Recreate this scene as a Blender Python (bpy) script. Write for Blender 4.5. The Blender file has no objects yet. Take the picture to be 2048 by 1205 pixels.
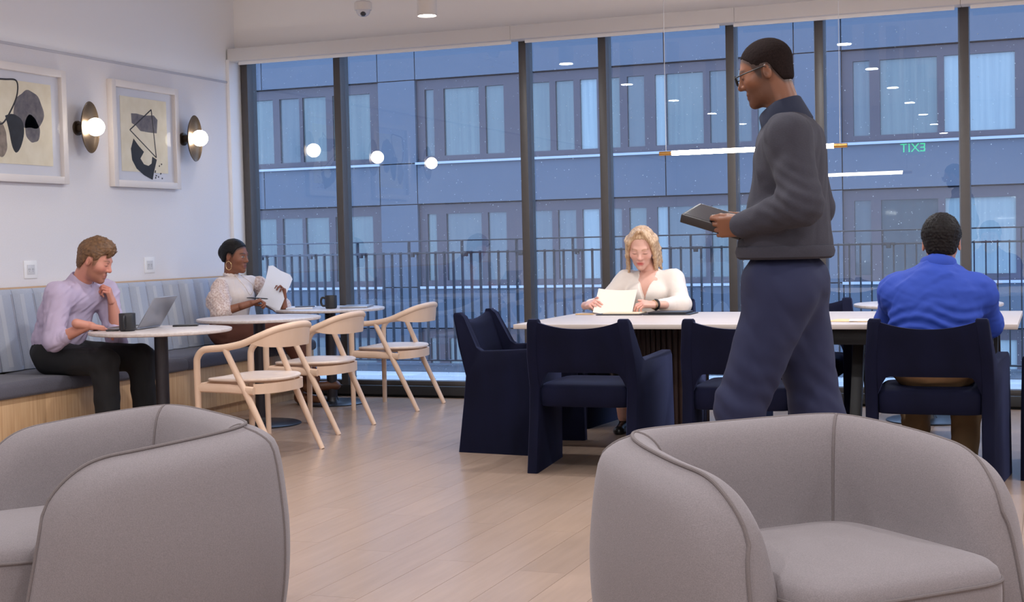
import bpy, bmesh, math, random
import numpy as np
from mathutils import Vector, Matrix
random.seed(7)
SC = bpy.context.scene
COL = SC.collection
# ------------------------------------------------------------------ camera
YAW, PITCH, ROLL, FPX = 0.367705834, 0.0418376791, 0.0227780321, 2810.64656
def cam_axes():
    cy, sy = math.cos(YAW), math.sin(YAW)
    f = Vector((-sy*math.cos(PITCH), cy*math.cos(PITCH), -math.sin(PITCH)))
    r = Vector((cy, sy, 0.0)); d = f.cross(r)
    r2 = r*math.cos(ROLL)+d*math.sin(ROLL); d2 = -r*math.sin(ROLL)+d*math.cos(ROLL)
    return r2, d2, f
_r, _d, _f = cam_axes()
cd = bpy.data.cameras.new('camera'); cam = bpy.data.objects.new('camera', cd); COL.objects.link(cam)
cd.sensor_width = 36.0; cd.lens = FPX/2048*36.0; cd.clip_start = 0.05; cd.clip_end = 300
cam.matrix_world = Matrix(((_r.x, -_d.x, -_f.x, 0.0), (_r.y, -_d.y, -_f.y, 0.0), (_r.z, -_d.z, -_f.z, 1.2), (0, 0, 0, 1)))
SC.camera = cam
# ------------------------------------------------------------------ world: overcast blue dusk
w = bpy.data.worlds.new('dusk'); SC.world = w; w.use_nodes = True
_n = w.node_tree.nodes; _n['Background'].inputs[0].default_value = (0.44, 0.62, 1.0, 1); _n['Background'].inputs[1].default_value = 3.6
LAMP_W = 9.8          # each ceiling downlight
# ------------------------------------------------------------------ exposure
vs = SC.view_settings
vs.view_transform = 'Standard'; vs.look = 'None'; vs.gamma = 1.0; vs.use_curve_mapping = False; vs.exposure = 0.14
SC.display_settings.display_device = 'sRGB'

# ================================================================== helpers
def S(r, g, b):
    f = lambda c: (c/255/12.92) if c/255 <= 0.04045 else ((c/255+0.055)/1.055)**2.4
    return (f(r), f(g), f(b), 1.0)
PI = math.pi
MATS = {}
def mat(name, color, rough=0.5, metal=0.0, var=0.0, vscale=5.0, stretch=(1, 1, 1), bump=0.0, bscale=None, bstretch=None, sheen=0.0, sheen_tint=None,
        sheen_rough=0.3, coat=0.0, emit=None, estr=0.0, spec=0.5, rnd=0.0, color2=None, detail=4.0, vcol=None, coords='Object'):
    if name in MATS: return MATS[name]
    m = bpy.data.materials.new(name); m.use_nodes = True; MATS[name] = m
    nt = m.node_tree; N = nt.nodes; L = nt.links; b = N['Principled BSDF']
    b.inputs['Base Color'].default_value = color; b.inputs['Roughness'].default_value = rough; b.inputs['Metallic'].default_value = metal
    b.inputs['Specular IOR Level'].default_value = spec
    if sheen:
        b.inputs['Sheen Weight'].default_value = sheen; b.inputs['Sheen Roughness'].default_value = sheen_rough
        if sheen_tint: b.inputs['Sheen Tint'].default_value = sheen_tint
    if coat: b.inputs['Coat Weight'].default_value = coat; b.inputs['Coat Roughness'].default_value = 0.03
    if emit: b.inputs['Emission Color'].default_value = emit; b.inputs['Emission Strength'].default_value = estr
    csock = None
    if var or bump or rnd:
        tc = N.new('ShaderNodeTexCoord'); vec = tc.outputs[coords]
        if rnd:
            oi = N.new('ShaderNodeObjectInfo'); va = N.new('ShaderNodeVectorMath'); va.operation = 'ADD'
            sc_ = N.new('ShaderNodeMath'); sc_.operation = 'MULTIPLY'; sc_.inputs[1].default_value = 37.0
            L.new(oi.outputs['Random'], sc_.inputs[0]); L.new(vec, va.inputs[0]); L.new(sc_.outputs[0], va.inputs[1]); vec = va.outputs[0]
    if var:
        mp = N.new('ShaderNodeMapping'); mp.inputs['Scale'].default_value = stretch; L.new(vec, mp.inputs[0])
        nz = N.new('ShaderNodeTexNoise'); nz.inputs['Scale'].default_value = vscale; nz.inputs['Detail'].default_value = detail; L.new(mp.outputs[0], nz.inputs['Vector'])
        cr = N.new('ShaderNodeValToRGB'); L.new(nz.outputs['Fac'], cr.inputs[0])
        cr.color_ramp.elements[0].position = 0.3; cr.color_ramp.elements[1].position = 0.7
        lo = color2 if color2 else tuple(c*(1-var) for c in color[:3])+(1,)
        hi = color if color2 else tuple(min(1, c*(1+var)) for c in color[:3])+(1,)
        cr.color_ramp.elements[0].color = lo; cr.color_ramp.elements[1].color = hi
        csock = cr.outputs[0]
    if rnd:
        mr = N.new('ShaderNodeMapRange'); mr.inputs[3].default_value = 1-rnd; mr.inputs[4].default_value = 1+rnd; L.new(oi.outputs['Random'], mr.inputs[0])
        mx = N.new('ShaderNodeVectorMath'); mx.operation = 'MULTIPLY'
        if csock: L.new(csock, mx.inputs[0])
        else: mx.inputs[0].default_value = color[:3]
        L.new(mr.outputs[0], mx.inputs[1]); csock = mx.outputs[0]
    if vcol:
        at = N.new('ShaderNodeAttribute'); at.attribute_name = vcol; csock = at.outputs['Color']
    if csock: L.new(csock, b.inputs['Base Color'])
    if bump:
        mp = N.new('ShaderNodeMapping'); mp.inputs['Scale'].default_value = bstretch or stretch; L.new(vec, mp.inputs[0])
        nz = N.new('ShaderNodeTexNoise'); nz.inputs['Scale'].default_value = bscale or vscale; nz.inputs['Detail'].default_value = 3; L.new(mp.outputs[0], nz.inputs['Vector'])
        bp = N.new('ShaderNodeBump'); bp.inputs['Strength'].default_value = bump; bp.inputs['Distance'].default_value = 0.01
        L.new(nz.outputs['Fac'], bp.inputs['Height']); L.new(bp.outputs[0], b.inputs['Normal'])
    return m

def tag(o, label=None, cat=None, group=None, kind=None):
    if label: o['label'] = label
    if cat: o['category'] = cat
    if group: o['group'] = group
    if kind: o['kind'] = kind
    return o
def empty(name, loc=(0, 0, 0), rz=0.0, label=None, cat=None, group=None, parent=None):
    o = bpy.data.objects.new(name, None); COL.objects.link(o); o.location = loc; o.rotation_euler = (0, 0, rz); o.empty_display_size = 0.1
    if parent: o.parent = parent
    return tag(o, label, cat, group)
def link(name, me, parent=None, loc=None, rot=None):
    o = bpy.data.objects.new(name, me); COL.objects.link(o)
    if parent: o.parent = parent
    if loc is not None: o.location = loc
    if rot is not None: o.rotation_euler = rot
    return o
def copy_tree(o, parent=None):
    c = o.copy(); COL.objects.link(c); c.parent = parent
    for ch in list(o.children): copy_tree(ch, c)
    return c

def catmull(pts, n=8, closed=False):
    P = [Vector(p) for p in pts]; out = []; m = len(P)
    rng = range(m if closed else m-1)
    for i in rng:
        if closed: p0, p1, p2, p3 = P[(i-1) % m], P[i], P[(i+1) % m], P[(i+2) % m]
        else: p0, p1, p2, p3 = P[max(i-1, 0)], P[i], P[i+1], P[min(i+2, m-1)]
        for k in range(n):
            t = k/n
            out.append(0.5*((2*p1)+(p2-p0)*t+(2*p0-5*p1+4*p2-p3)*t*t+(3*p1-p0-3*p2+p3)*t*t*t))
    if not closed: out.append(P[-1].copy())
    return out

class MB:
    def __init__(s): s.v = []; s.f = []
    def add(s, v, f):
        o = len(s.v); s.v += [tuple(p) for p in v]; s.f += [tuple(i+o for i in q) for q in f]; return s
    def box(s, c, h, M=None):
        v = []
        for x in (-1, 1):
            for y in (-1, 1):
                for z in (-1, 1):
                    p = Vector((x*h[0], y*h[1], z*h[2]))
                    if M is not None: p = M @ p
                    v.append((p.x+c[0], p.y+c[1], p.z+c[2]))
        return s.add(v, [(0, 1, 3, 2), (4, 6, 7, 5), (0, 4, 5, 1), (2, 3, 7, 6), (0, 2, 6, 4), (1, 5, 7, 3)])
    def bx(s, x0, x1, y0, y1, z0, z1):
        return s.box(((x0+x1)/2, (y0+y1)/2, (z0+z1)/2), ((x1-x0)/2, (y1-y0)/2, (z1-z0)/2))
    def rings(s, R, cap=True, closed=True, loop=False):
        n = len(R[0]); v = [p for r in R for p in r]; f = []
        m = len(R)
        for i in range(m if loop else m-1):
            j = (i+1) % m
            for k in range(n if closed else n-1):
                l = (k+1) % n
                f.append((i*n+k, i*n+l, j*n+l, j*n+k))
        if cap and not loop:
            f.append(tuple(range(n-1, -1, -1))); f.append(tuple((m-1)*n+k for k in range(n)))
        return s.add(v, f)
    def tube(s, pts, r, n=10, closed=False, cap=True, flat=1.0):
        P = [Vector(p) for p in pts]; m = len(P); R = []
        rr = r if hasattr(r, '__len__') else [r]*m
        up = None
        for i in range(m):
            if closed: t = P[(i+1) % m]-P[(i-1) % m]
            else: t = P[min(i+1, m-1)]-P[max(i-1, 0)]
            t.normalize()
            if up is None:
                a = Vector((0, 0, 1)) if abs(t.z) < 0.9 else Vector((1, 0, 0))
                up = (a-t*a.dot(t)).normalized()
            else:
                up = (up-t*up.dot(t))
                up = up.normalized() if up.length > 1e-6 else t.orthogonal().normalized()
            sd = t.cross(up)
            R.append([P[i]+(up*math.sin(2*PI*k/n)*flat+sd*math.cos(2*PI*k/n))*rr[i] for k in range(n)])
        return s.rings(R, cap=cap, loop=closed)
    def cyl(s, p, q, r0, r1=None, n=20, cap=True):
        return s.tube([p, q], [r0, r0 if r1 is None else r1], n, cap=cap)
    def lathe(s, prof, n=28, c=(0, 0, 0), cap=True):
        return s.rings([[(c[0]+r*math.cos(2*PI*k/n), c[1]+r*math.sin(2*PI*k/n), c[2]+z) for k in range(n)] for r, z in prof], cap=cap)
    def extrude(s, poly, axis, a, b):
        mk = {'x': lambda u, v, t: (t, u, v), 'y': lambda u, v, t: (u, t, v), 'z': lambda u, v, t: (u, v, t)}[axis]
        return s.rings([[mk(u, v, a) for u, v in poly], [mk(u, v, b) for u, v in poly]])
    def sphere(s, c, r, n=16, m=10, sc=(1, 1, 1)):
        R = []
        for i in range(1, m):
            a = PI*i/m-PI/2
            R.append([(c[0]+r*sc[0]*math.cos(a)*math.cos(2*PI*k/n), c[1]+r*sc[1]*math.cos(a)*math.sin(2*PI*k/n), c[2]+r*sc[2]*math.sin(a)) for k in range(n)])
        return s.rings(R)
    def mesh(s, name, m, bevel=0.0, seg=2, smooth=True, angle=40):
        me = bpy.data.meshes.new(name); me.from_pydata([tuple(p) for p in s.v], [], s.f)
        bm = bmesh.new(); bm.from_mesh(me)
        bmesh.ops.recalc_face_normals(bm, faces=bm.faces)
        if bevel:
            ed = [e for e in bm.edges if len(e.link_faces) == 2 and e.calc_face_angle(0) > math.radians(30)]
            bmesh.ops.bevel(bm, geom=ed, offset=bevel, segments=seg, profile=0.5, affect='EDGES', clamp_overlap=True)
        bm.to_mesh(me); bm.free()
        if m: me.materials.append(m)
        if smooth:
            me.shade_smooth(); me.set_sharp_from_angle(angle=math.radians(angle))
        return me
    def build(s, name, m, parent=None, bevel=0.0, seg=2, smooth=True, angle=40, loc=None, rot=None):
        return link(name, s.mesh(name, m, bevel, seg, smooth, angle), parent, loc, rot)

def sharp(me, ang=40):
    me.shade_smooth(); me.set_sharp_from_angle(angle=math.radians(ang))
# ================================================================== the room
XL, XR, YB, YF, ZC = -6.2, 5.2, -4.2, 9.97, 3.35
M_floor = mat('oak_plank', S(172, 147, 129), 0.22, var=0.05, vscale=3.2, stretch=(9, 0.8, 1), bump=0.02, bscale=60, rnd=0.055, spec=0.5, detail=6)
M_wall = mat('painted_wall', S(244, 243, 245), 0.85, bump=0.02, bscale=150)
M_paper = mat('woven_wallcovering', S(228, 224, 226), 0.9, var=0.02, vscale=160, stretch=(1, 1, 0.7), bump=0.05, bscale=320, bstretch=(1, 1, 0.4))
M_white = mat('white_paint', S(240, 238, 238), 0.5)
M_valance = mat('beige_fascia', S(216, 212, 210), 0.55)
M_mull = mat('bronze_aluminium', S(76, 71, 69), 0.42, metal=0.0, var=0.04, vscale=20)
M_kick = mat('dark_sill', S(52, 52, 53), 0.45, metal=0.2)
M_black = mat('black_metal', S(24, 23, 25), 0.4, metal=0.5)

def struct(o): o['kind'] = 'structure'; return o
struct(MB().bx(XL-0.2, XR+0.2, YB-0.2, YF+0.16, -0.3, -0.012).build('floor', M_floor, smooth=False))
floor = bpy.data.objects['floor']
PW, PL = 0.19, 1.3
plank_me = MB().bx(-PW/2+0.0007, PW/2-0.0007, -PL/2+0.0007, PL/2-0.0007, -0.012, 0).mesh('plank', M_floor, smooth=False)
ix = 0; x = XL+PW/2
while x < 1.2:
    y = 2.4+((ix*0.47) % 1.0)*PL-PL/2
    while y-PL/2 < YF:
        if y+PL/2 > YF: yc, ln = (y-PL/2+YF)/2, YF-(y-PL/2)
        else: yc, ln = y, PL
        vis = (x > -5.55 or yc > 8.5) and abs(x*0.934+yc*0.36) < 0.42*(-x*0.36+yc*0.934)+0.9
        if vis:
            o = link('plank', plank_me, floor, (x, yc, 0)); o.scale = (1, ln/PL, 1)
        y += PL
    x += PW; ix += 1
rest = MB()
rest.bx(XL, 1.29, YB, 1.9, -0.012, -0.0005); rest.bx(1.3, XR, YB, YF, -0.012, -0.0005); rest.bx(XL, 1.29, 1.9, YF, -0.012, -0.004)
tag(rest.build('plank_field', M_floor, floor, smooth=False), kind='stuff')

struct(MB().bx(XL-0.2, XR+0.2, YB-0.2, YF+0.3, ZC, ZC+0.2).build('ceiling', M_white, smooth=False))
wl = MB().bx(XL-0.2, XL, YB, YF+0.2, -0.3, 2.535).build('wall_left', M_paper, smooth=False); struct(wl)
MB().bx(XL-0.2, XL-0.002, YB, YF+0.2, 2.545, ZC).build('upper_wall', M_wall, wl, smooth=False)
struct(MB().bx(XL-0.1, XL+0.008, YB, YF+0.0, 2.530, 2.548).build('trim_1', mat('trim_grey', S(196, 194, 200), 0.5), bevel=0.003))
struct(MB().bx(XR, XR+0.2, YB-0.2, YF+0.2, -0.3, ZC).build('wall_right', M_wall, smooth=False))
struct(MB().bx(XL-0.2, XR+0.2, YB-0.2, YB, -0.3, ZC).build('wall_back', M_wall, smooth=False))
wf = MB().bx(XL-0.2, XR+0.2, YF-0.02, YF+0.2, 2.80, ZC).build('wall_front', mat('painted_wall_warm', S(246, 242, 240), 0.85), smooth=False); struct(wf)
# white jamb where the left wall meets the glass
struct(MB().bx(XL-0.01, XL+0.028, YF-0.16, YF+0.12, 0, 2.72).build('trim_2', M_white, bevel=0.003))

# ------------------------------------------------------------------ glazing
MUL = [-6.165, -5.317, -3.745, -3.119, -2.167, -1.54, -0.576, 0.06, 1.02, 1.65, 2.62, 3.25, 4.22]
YG = YF+0.085
M_glass = bpy.data.materials.new('window_glass'); M_glass.use_nodes = True
nt = M_glass.node_tree; nt.nodes.clear()
out = nt.nodes.new('ShaderNodeOutputMaterial'); mix = nt.nodes.new('ShaderNodeMixShader'); tr = nt.nodes.new('ShaderNodeBsdfTransparent'); gl = nt.nodes.new('ShaderNodeBsdfGlossy')
tr.inputs[0].default_value = (0.90, 0.95, 0.98, 1); gl.inputs[0].default_value = (1, 1, 1, 1); gl.inputs['Roughness'].default_value = 0.0
fr = nt.nodes.new('ShaderNodeFresnel'); fr.inputs[0].default_value = 1.62
ge = nt.nodes.new('ShaderNodeNewGeometry'); mi = nt.nodes.new('ShaderNodeMapRange'); mi.inputs[3].default_value = 1.62; mi.inputs[4].default_value = 1/1.62
nt.links.new(ge.outputs['Backfacing'], mi.inputs[0]); nt.links.new(mi.outputs[0], fr.inputs[0])
nt.links.new(fr.outputs[0], mix.inputs[0]); nt.links.new(tr.outputs[0], mix.inputs[1]); nt.links.new(gl.outputs[0], mix.inputs[2]); nt.links.new(mix.outputs[0], out.inputs[0])
for i, x in enumerate(MUL):
    x1 = x+0.06
    m_ = MB(); m_.bx(x, x1, YF, YG+0.06, 0.09, 2.86)
    o = struct(m_.build('trim_%d' % (i+3), M_mull, bevel=0.003))
    # thin bright gasket strip at the outer edge of each mullion
    MB().bx(x-0.012, x-0.001, YG-0.022, YG-0.008, 0.13, 2.86).build('gasket', mat('gasket_grey', S(120, 125, 135), 0.4), o)
    xe = MUL[i+1] if i+1 < len(MUL) else XR
    wn = struct(MB().bx(x1+0.001, xe-0.001, YG, YG+0.006, 0.125, 2.86).build('window_%d' % (i+1), M_glass, smooth=False))
    MB().bx(x1, xe, YG-0.03, YG+0.05, 0.085, 0.125).build('bottom_rail', M_mull, wn, bevel=0.003)
    MB().bx(x1, xe, YG-0.03, YG+0.05, 2.80, 2.87).build('top_rail', M_mull, wn, bevel=0.003)
struct(MB().bx(XL, XR, YF, YG+0.06, 0.018, 0.089).build('baseboard_front', M_kick, bevel=0.003))
struct(MB().bx(XL, XR, YF+0.02, YG+0.06, 0.0, 0.018).build('baseboard_shadow_gap', mat('gap_black', S(10, 10, 10), 0.8), smooth=False))
# ------------------------------------------------------------------ blind fascia and roller blinds
SEG = [(-6.19, -3.75), (-3.748, -2.07), (-2.068, -0.56), (-0.558, 1.05), (1.052, 3.2), (3.202, 5.19)]
for i, (a, b) in enumerate(SEG):
    fa = struct(MB().bx(a, b, YF-0.155, YF-0.02, 2.705, 2.806).build('trim_%d' % (30+i), M_valance, bevel=0.002))
LB = ['leftmost white roller blind bar beside the left wall, above the bistro tables', 'white roller blind bar above the blonde woman', 'white roller blind bar above the walking man',
      'rightmost visible white roller blind bar in the top right corner']
for i, (a, b) in enumerate([(-6.13, -3.77), (-3.66, -2.19), (-2.09, -0.60), (-0.50, 1.0)]):
    e = empty('roller_blind', ((a+b)/2, YF-0.07, 2.69), 0, LB[i], 'blind', 'roller blinds')
    MB().bx(-(b-a)/2, (b-a)/2, -0.018, 0.0, -0.008, 0.022).build('hem_bar', M_white, e, bevel=0.004)
    MB().cyl((-(b-a)/2, 0.02, 0.06), ((b-a)/2, 0.02, 0.06), 0.03).build('roller', M_white, e)

# ================================================================== outside
M_fac = mat('facade_cladding', S(82, 88, 98), 0.6, var=0.03, vscale=1.5)
M_facback = mat('facade_joint', S(70, 76, 90), 0.8)
M_frame = mat('brown_window_frame', S(72, 63, 68), 0.5)
M_sillf = mat('pale_sill', S(168, 172, 178), 0.5)
def curtain(name, c1, c2, sc=5.0, emit=0.0):
    return mat(name, c1, 0.25, var=0.1, vscale=sc, stretch=(3, 1, 0.08), color2=c2, coat=0.6, spec=0.6, rnd=0.06, emit=c1 if emit else None, estr=emit)
M_pane = [curtain('pane_curtain', S(94, 103, 98), S(77, 87, 86)), curtain('pane_dark', S(82, 89, 89), S(68, 76, 79)), curtain('pane_bright', S(136, 146, 143), S(118, 130, 131)),
          curtain('pane_lit', S(235, 214, 160), S(205, 190, 150), emit=0.3), curtain('pane_deep', S(54, 64, 68), S(44, 52, 58))]
YFAC = 33.0
bld = empty('apartment_building', (-5, YFAC, -7), 0, 'blue-grey apartment building across the street with brown framed windows', 'building')
def bpart(mb, name, m, par=None, **k):
    for i, p in enumerate(mb.v): mb.v[i] = (p[0]+5, p[1]-YFAC, p[2]+7)
    return mb.build(name, m, par or bld, **k)
bpart(MB().bx(-40, 22, YFAC+0.25, YFAC+0.6, -7, 13), 'rear_wall', M_facback, smooth=False)
# bays: window band from wx0 to wx1, piers between
BAYS = [(-39.8, -28.2), (-27.1, -16.32), (-15.25, -5.58), (-4.50, 5.9), (7.0, 17.4)]
FL = [(-3.10, -0.97), (0.09, 2.23), (3.285, 5.42), (6.48, 8.6)]
zz = [-6.9]+[q for a in FL for q in a]+[9.7]
g = 0.012
for k in range(0, len(zz)-1, 2):          # spandrel bands
    for (a, b), nxt in zip(BAYS, [q[0] for q in BAYS[1:]]+[19.0]):
        mid = a+(b-a)*0.68
        for x0, x1 in ((a, mid), (mid, b), (b, nxt)):
            bpart(MB().bx(x0+g, x1-g, YFAC, YFAC+0.24, zz[k]+g, zz[k+1]-g), 'facade_panel', M_fac, smooth=False)
for k in range(1, len(zz)-1, 2):          # piers
    for (a, b), nxt in zip(BAYS, [q[0] for q in BAYS[1:]]+[19.0]):
        bpart(MB().bx(b+g, nxt-g, YFAC, YFAC+0.24, zz[k]+g, zz[k+1]-g), 'facade_panel', M_fac, smooth=False)
PAT = {2: [(0.22, 0.47, 1), (0.75, 1.72, 0), (1.90, 2.40, 0), (2.98, 3.62, 0), (3.78, 4.25, 0), (4.42, 4.85, 2), (5.05, 5.43, 0), (5.62, 6.05, 1), (6.32, 6.58, 2), (6.60, 7.50, 0), (7.66, 8.10, 1), (8.30, 8.65, 1), (8.80, 9.5, 0)],
       1: [(0.5, 1.5, 0), (1.7, 2.7, 1), (3.0, 4.0, 0), (4.2, 5.0, 1), (5.45, 5.75, 0), (5.9, 6.4, 1), (6.6, 7.6, 0), (7.8, 8.4, 1), (8.5, 9.2, 0), (9.4, 10.5, 0)],
       3: [(0.25, 0.62, 1), (0.85, 2.1, 0), (2.25, 3.75, 2), (3.95, 4.8, 1), (5.0, 6.2, 0), (6.5, 7.4, 1), (7.6, 8.6, 0), (8.9, 10.0, 0)],
       0: [(0.5, 2.0, 0), (2.3, 3.5, 1), (3.9, 5.5, 0), (6, 7.5, 0), (8, 10, 1)], 4: [(0.5, 2.0, 0), (2.3, 3.5, 1), (3.9, 5.5, 0), (6, 7.5, 0), (8, 10, 1)]}
for bi, (a, b) in enumerate(BAYS):
    if bi in (0, 4): continue
    for fi, (z0, z1) in enumerate(FL):
        fr_ = MB(); xs = a+0.08; yf = YFAC+0.10
        panes = PAT[bi]
        if (bi+fi) % 2 and fi != 2: panes = [(p, q, (c+1) % 2 if c < 2 else c) for p, q, c in panes]
        cur = a
        for p, q, c in panes:                      # frame members between the panes
            fr_.bx(cur, a+p, yf, yf+0.12, z0+0.17, z1-0.26); cur = a+q
        fr_.bx(cur, b, yf, yf+0.12, z0+0.17, z1-0.26)
        fr_.bx(a, b, yf, yf+0.12, z0+0.02, z0+0.17); fr_.bx(a, b, yf, yf+0.12, z1-0.26, z1-0.02)
        fo = bpart(fr_, 'window', M_frame, smooth=False)
        for n_, (p, q, c) in enumerate(panes):
            pm = M_pane[c]
            if bi == 1 and fi == 1 and n_ == 4: pm = M_pane[3]
            if bi == 3 and fi < 2 and c < 2: pm = M_pane[4]
            mb = MB().bx(a+p, a+q, yf+0.06, yf+0.09, z0+0.17, z1-0.26)
            bpart(mb, 'pane', pm, fo, smooth=False)
        bpart(MB().bx(a-0.02, b+0.02, YFAC-0.07, YFAC+0.12, z0-0.04, z0+0.02), 'sill', M_sillf, smooth=False)
struct(MB().bx(-45, 30, 11.9, 60, -7.2, -7.0).build('ground', mat('wet_asphalt', S(70, 74, 82), 0.4), smooth=False))
# ------------------------------------------------------------------ terrace
M_pave = mat('pale_paving', S(214, 216, 218), 0.35, var=0.05, vscale=30)
M_wet = mat('wet_curb', S(88, 96, 108), 0.25, var=0.45, vscale=140, color2=S(52, 58, 70), bump=0.4, bscale=160)
M_rail = mat('rail_steel', S(64, 67, 76), 0.5)
ter = struct(MB().bx(-9.5, 6, YG+0.06, 11.75, -0.6, 0.07).build('floor_terrace', M_wet, smooth=False))
pv = MB().bx(-0.449, 0.449, -0.245, 0.245, -0.03, 0.0).mesh('paving_slab', M_pave, bevel=0.003)
for r in range(2):
    for i in range(15):
        link('paving_slab', pv, ter, (-8.6+i*0.9+0.45*r, 10.37+0.49*r, 0.105))
cu = struct(MB().bx(-9.5, 6, 10.95, 11.7, -0.6, 0.112).build('trim_curb', M_wet, bevel=0.01))
rail = empty('terrace_railing', (-3.2, 11.5, 0.112), 0, 'dark steel balcony railing with flat balusters outside the glass', 'railing')
def rp(mb, name, m=M_rail, **k):
    for i, p in enumerate(mb.v): mb.v[i] = (p[0]+3.2, p[1]-11.5, p[2]-0.112)
    return mb.build(name, m, rail, **k)
rp(MB().bx(-8.9, 2.6, 11.478, 11.522, 1.222, 1.234), 'top_rail', bevel=0.003)
rp(MB().bx(-8.9, 2.6, 11.478, 11.522, 1.112, 1.127), 'upper_rail', bevel=0.003)
rp(MB().bx(-8.9, 2.6, 11.478, 11.522, 0.15, 0.163), 'lower_rail', bevel=0.003)
bal = MB().bx(-0.005, 0.005, -0.02, 0.02, 0.012, 0.99).mesh('baluster', M_rail, smooth=False)
stub = MB().bx(-0.006, 0.006, -0.02, 0.02, 0, 0.10).mesh('stub_post', M_rail, smooth=False)
clip = MB().box((0, 0, 0), (0.05, 0.03, 0.012)).box((0, -0.02, -0.015), (0.018, 0.015, 0.02)).mesh('rail_clip', M_rail, bevel=0.004)
n = 0; x = -8.7
while x < 2.5:
    link('baluster', bal, rail, (x+3.2, 0, 0.03))
    if n % 6 == 2:
        link('stub_post', stub, rail, (x+3.2, 0, 1.012)); link('rail_clip', clip, rail, (x+3.25, -0.02, 1.008))
    x += 0.0865; n += 1
# rain drops on the outside of the glass
rng = np.random.default_rng(5)
dv, df = [], []
for i in range(2600):
    X = rng.uniform(-6.1, 0.4); Z = 0.14+2.5*rng.uniform(0, 1)**(1.6 if rng.random() < 0.6 else 1.0); r = 0.0018+0.0024*rng.random()**3
    o = len(dv); y = YG+0.0062
    dv += [(X-r, y, Z), (X, y, Z-r*1.1), (X+r, y, Z), (X, y, Z+r*1.1), (X, y+r*0.8, Z)]
    df += [(o, o+1, o+4), (o+1, o+2, o+4), (o+2, o+3, o+4), (o+3, o, o+4)]
me = bpy.data.meshes.new('rain_drops'); me.from_pydata(dv, [], df)
me.materials.append(mat('water_drop', S(235, 242, 250), 0.25, spec=0.8)); sharp(me, 80)
tag(link('rain_drops', me), 'small rain drops scattered over the outside of the window glass', 'raindrops', kind='stuff')
# ================================================================== lights the room has
M_lampw = mat('lamp_white', S(222, 216, 210), 0.5)
M_led = mat('led_disc', (1, 1, 1, 1), 0.5, emit=(1.0, 0.93, 0.84, 1), estr=14.0)
def downlight_proto():
    e = empty('ceiling_downlight', (0, 0, 0)); H = ZC-2.72
    MB().lathe([(0.064, 0.0), (0.066, 0.003), (0.066, H)], 28, cap=False).build('housing', M_lampw, e)
    MB().lathe([(0.058, 0.006), (0.064, 0.0015)], 28, cap=False).build('rim', M_lampw, e)
    MB().lathe([(0.001, 0.006), (0.058, 0.006)], 28).build('diffuser', M_led, e)
    return e
dl0 = downlight_proto(); n = 0
dlamp = bpy.data.lights.new('downlight_beam', 'AREA'); dlamp.shape = 'DISK'; dlamp.size = 0.11; dlamp.energy = LAMP_W; dlamp.color = (0.94, 0.965, 1.0)
for X in (-3.88, -1.54, 0.8, 3.2):
    for k, Y in enumerate((8.62, 6.78, 4.95, 3.1, 1.3, -0.5, -2.4)):
        if X > 0 and k == 0: pass
        e = dl0 if n == 0 else copy_tree(dl0)
        e.location = (X, Y, 2.72)
        first = (X == -3.88 and k == 0)
        ordn = ('topmost', 'second', 'third', 'fourth', 'fifth', 'sixth', 'seventh')[k]
        tag(e, 'white cylinder downlight hanging from the ceiling in front of the window' if first else ('%s glint of the downlights mirrored in the glass left of the walking man' % ordn if X == -3.88 else '%s of the downlights mirrored in the glass right of the walking man' % ordn if X == -1.54 else 'white cylinder ceiling downlight over the room behind the camera'), 'downlight', 'cylinder downlights')
        lo = bpy.data.objects.new('downlight_beam', dlamp); COL.objects.link(lo); lo.parent = e; lo.location = (0, 0, -0.004)
        n += 1
# wall sconces
M_bronze = mat('brushed_bronze', S(96, 82, 68), 0.32, metal=0.85, var=0.12, vscale=40, stretch=(1, 1, 8))
M_globe = mat('opal_globe', (1, 1, 1, 1), 0.3, emit=(1.0, 0.89, 0.75, 1), estr=22.0)
def sconce(Y, label):
    e = empty('wall_sconce', (XL, Y, 2.045), 0, label, 'wall light', 'wall sconces')
    Ry = Matrix.Rotation(PI/2, 4, 'Y')
    def turn(mb): mb.v = [tuple(Ry @ Vector(p)) for p in mb.v]; return mb
    def oval(mb): turn(mb); mb.v = [(p[0]+0.012, p[1]*0.55, p[2]) for p in mb.v]; return mb
    turn(MB().lathe([(0.05, 0.0), (0.05, 0.012), (0.045, 0.016), (0.03, 0.018), (0.03, 0.088)], 24)).build('wall_mount', M_bronze, e)
    oval(MB().lathe([(0.02, 0.070), (0.10, 0.074), (0.160, 0.086), (0.176, 0.098), (0.174, 0.101), (0.158, 0.093), (0.10, 0.082), (0.02, 0.080)], 40)).build('dish', M_bronze, e)
    MB().sphere((0.152, 0, 0), 0.061, 28, 18).build('globe', M_globe, e)
for Y, l in ((9.175, 'bronze dish wall sconce with glowing globe nearest the window'), (7.925, 'bronze dish wall sconce with glowing globe between the two framed prints'),
             (6.66, 'bronze dish wall sconce seen only as the rightmost globe mirrored in the glass')): sconce(Y, l)
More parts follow.
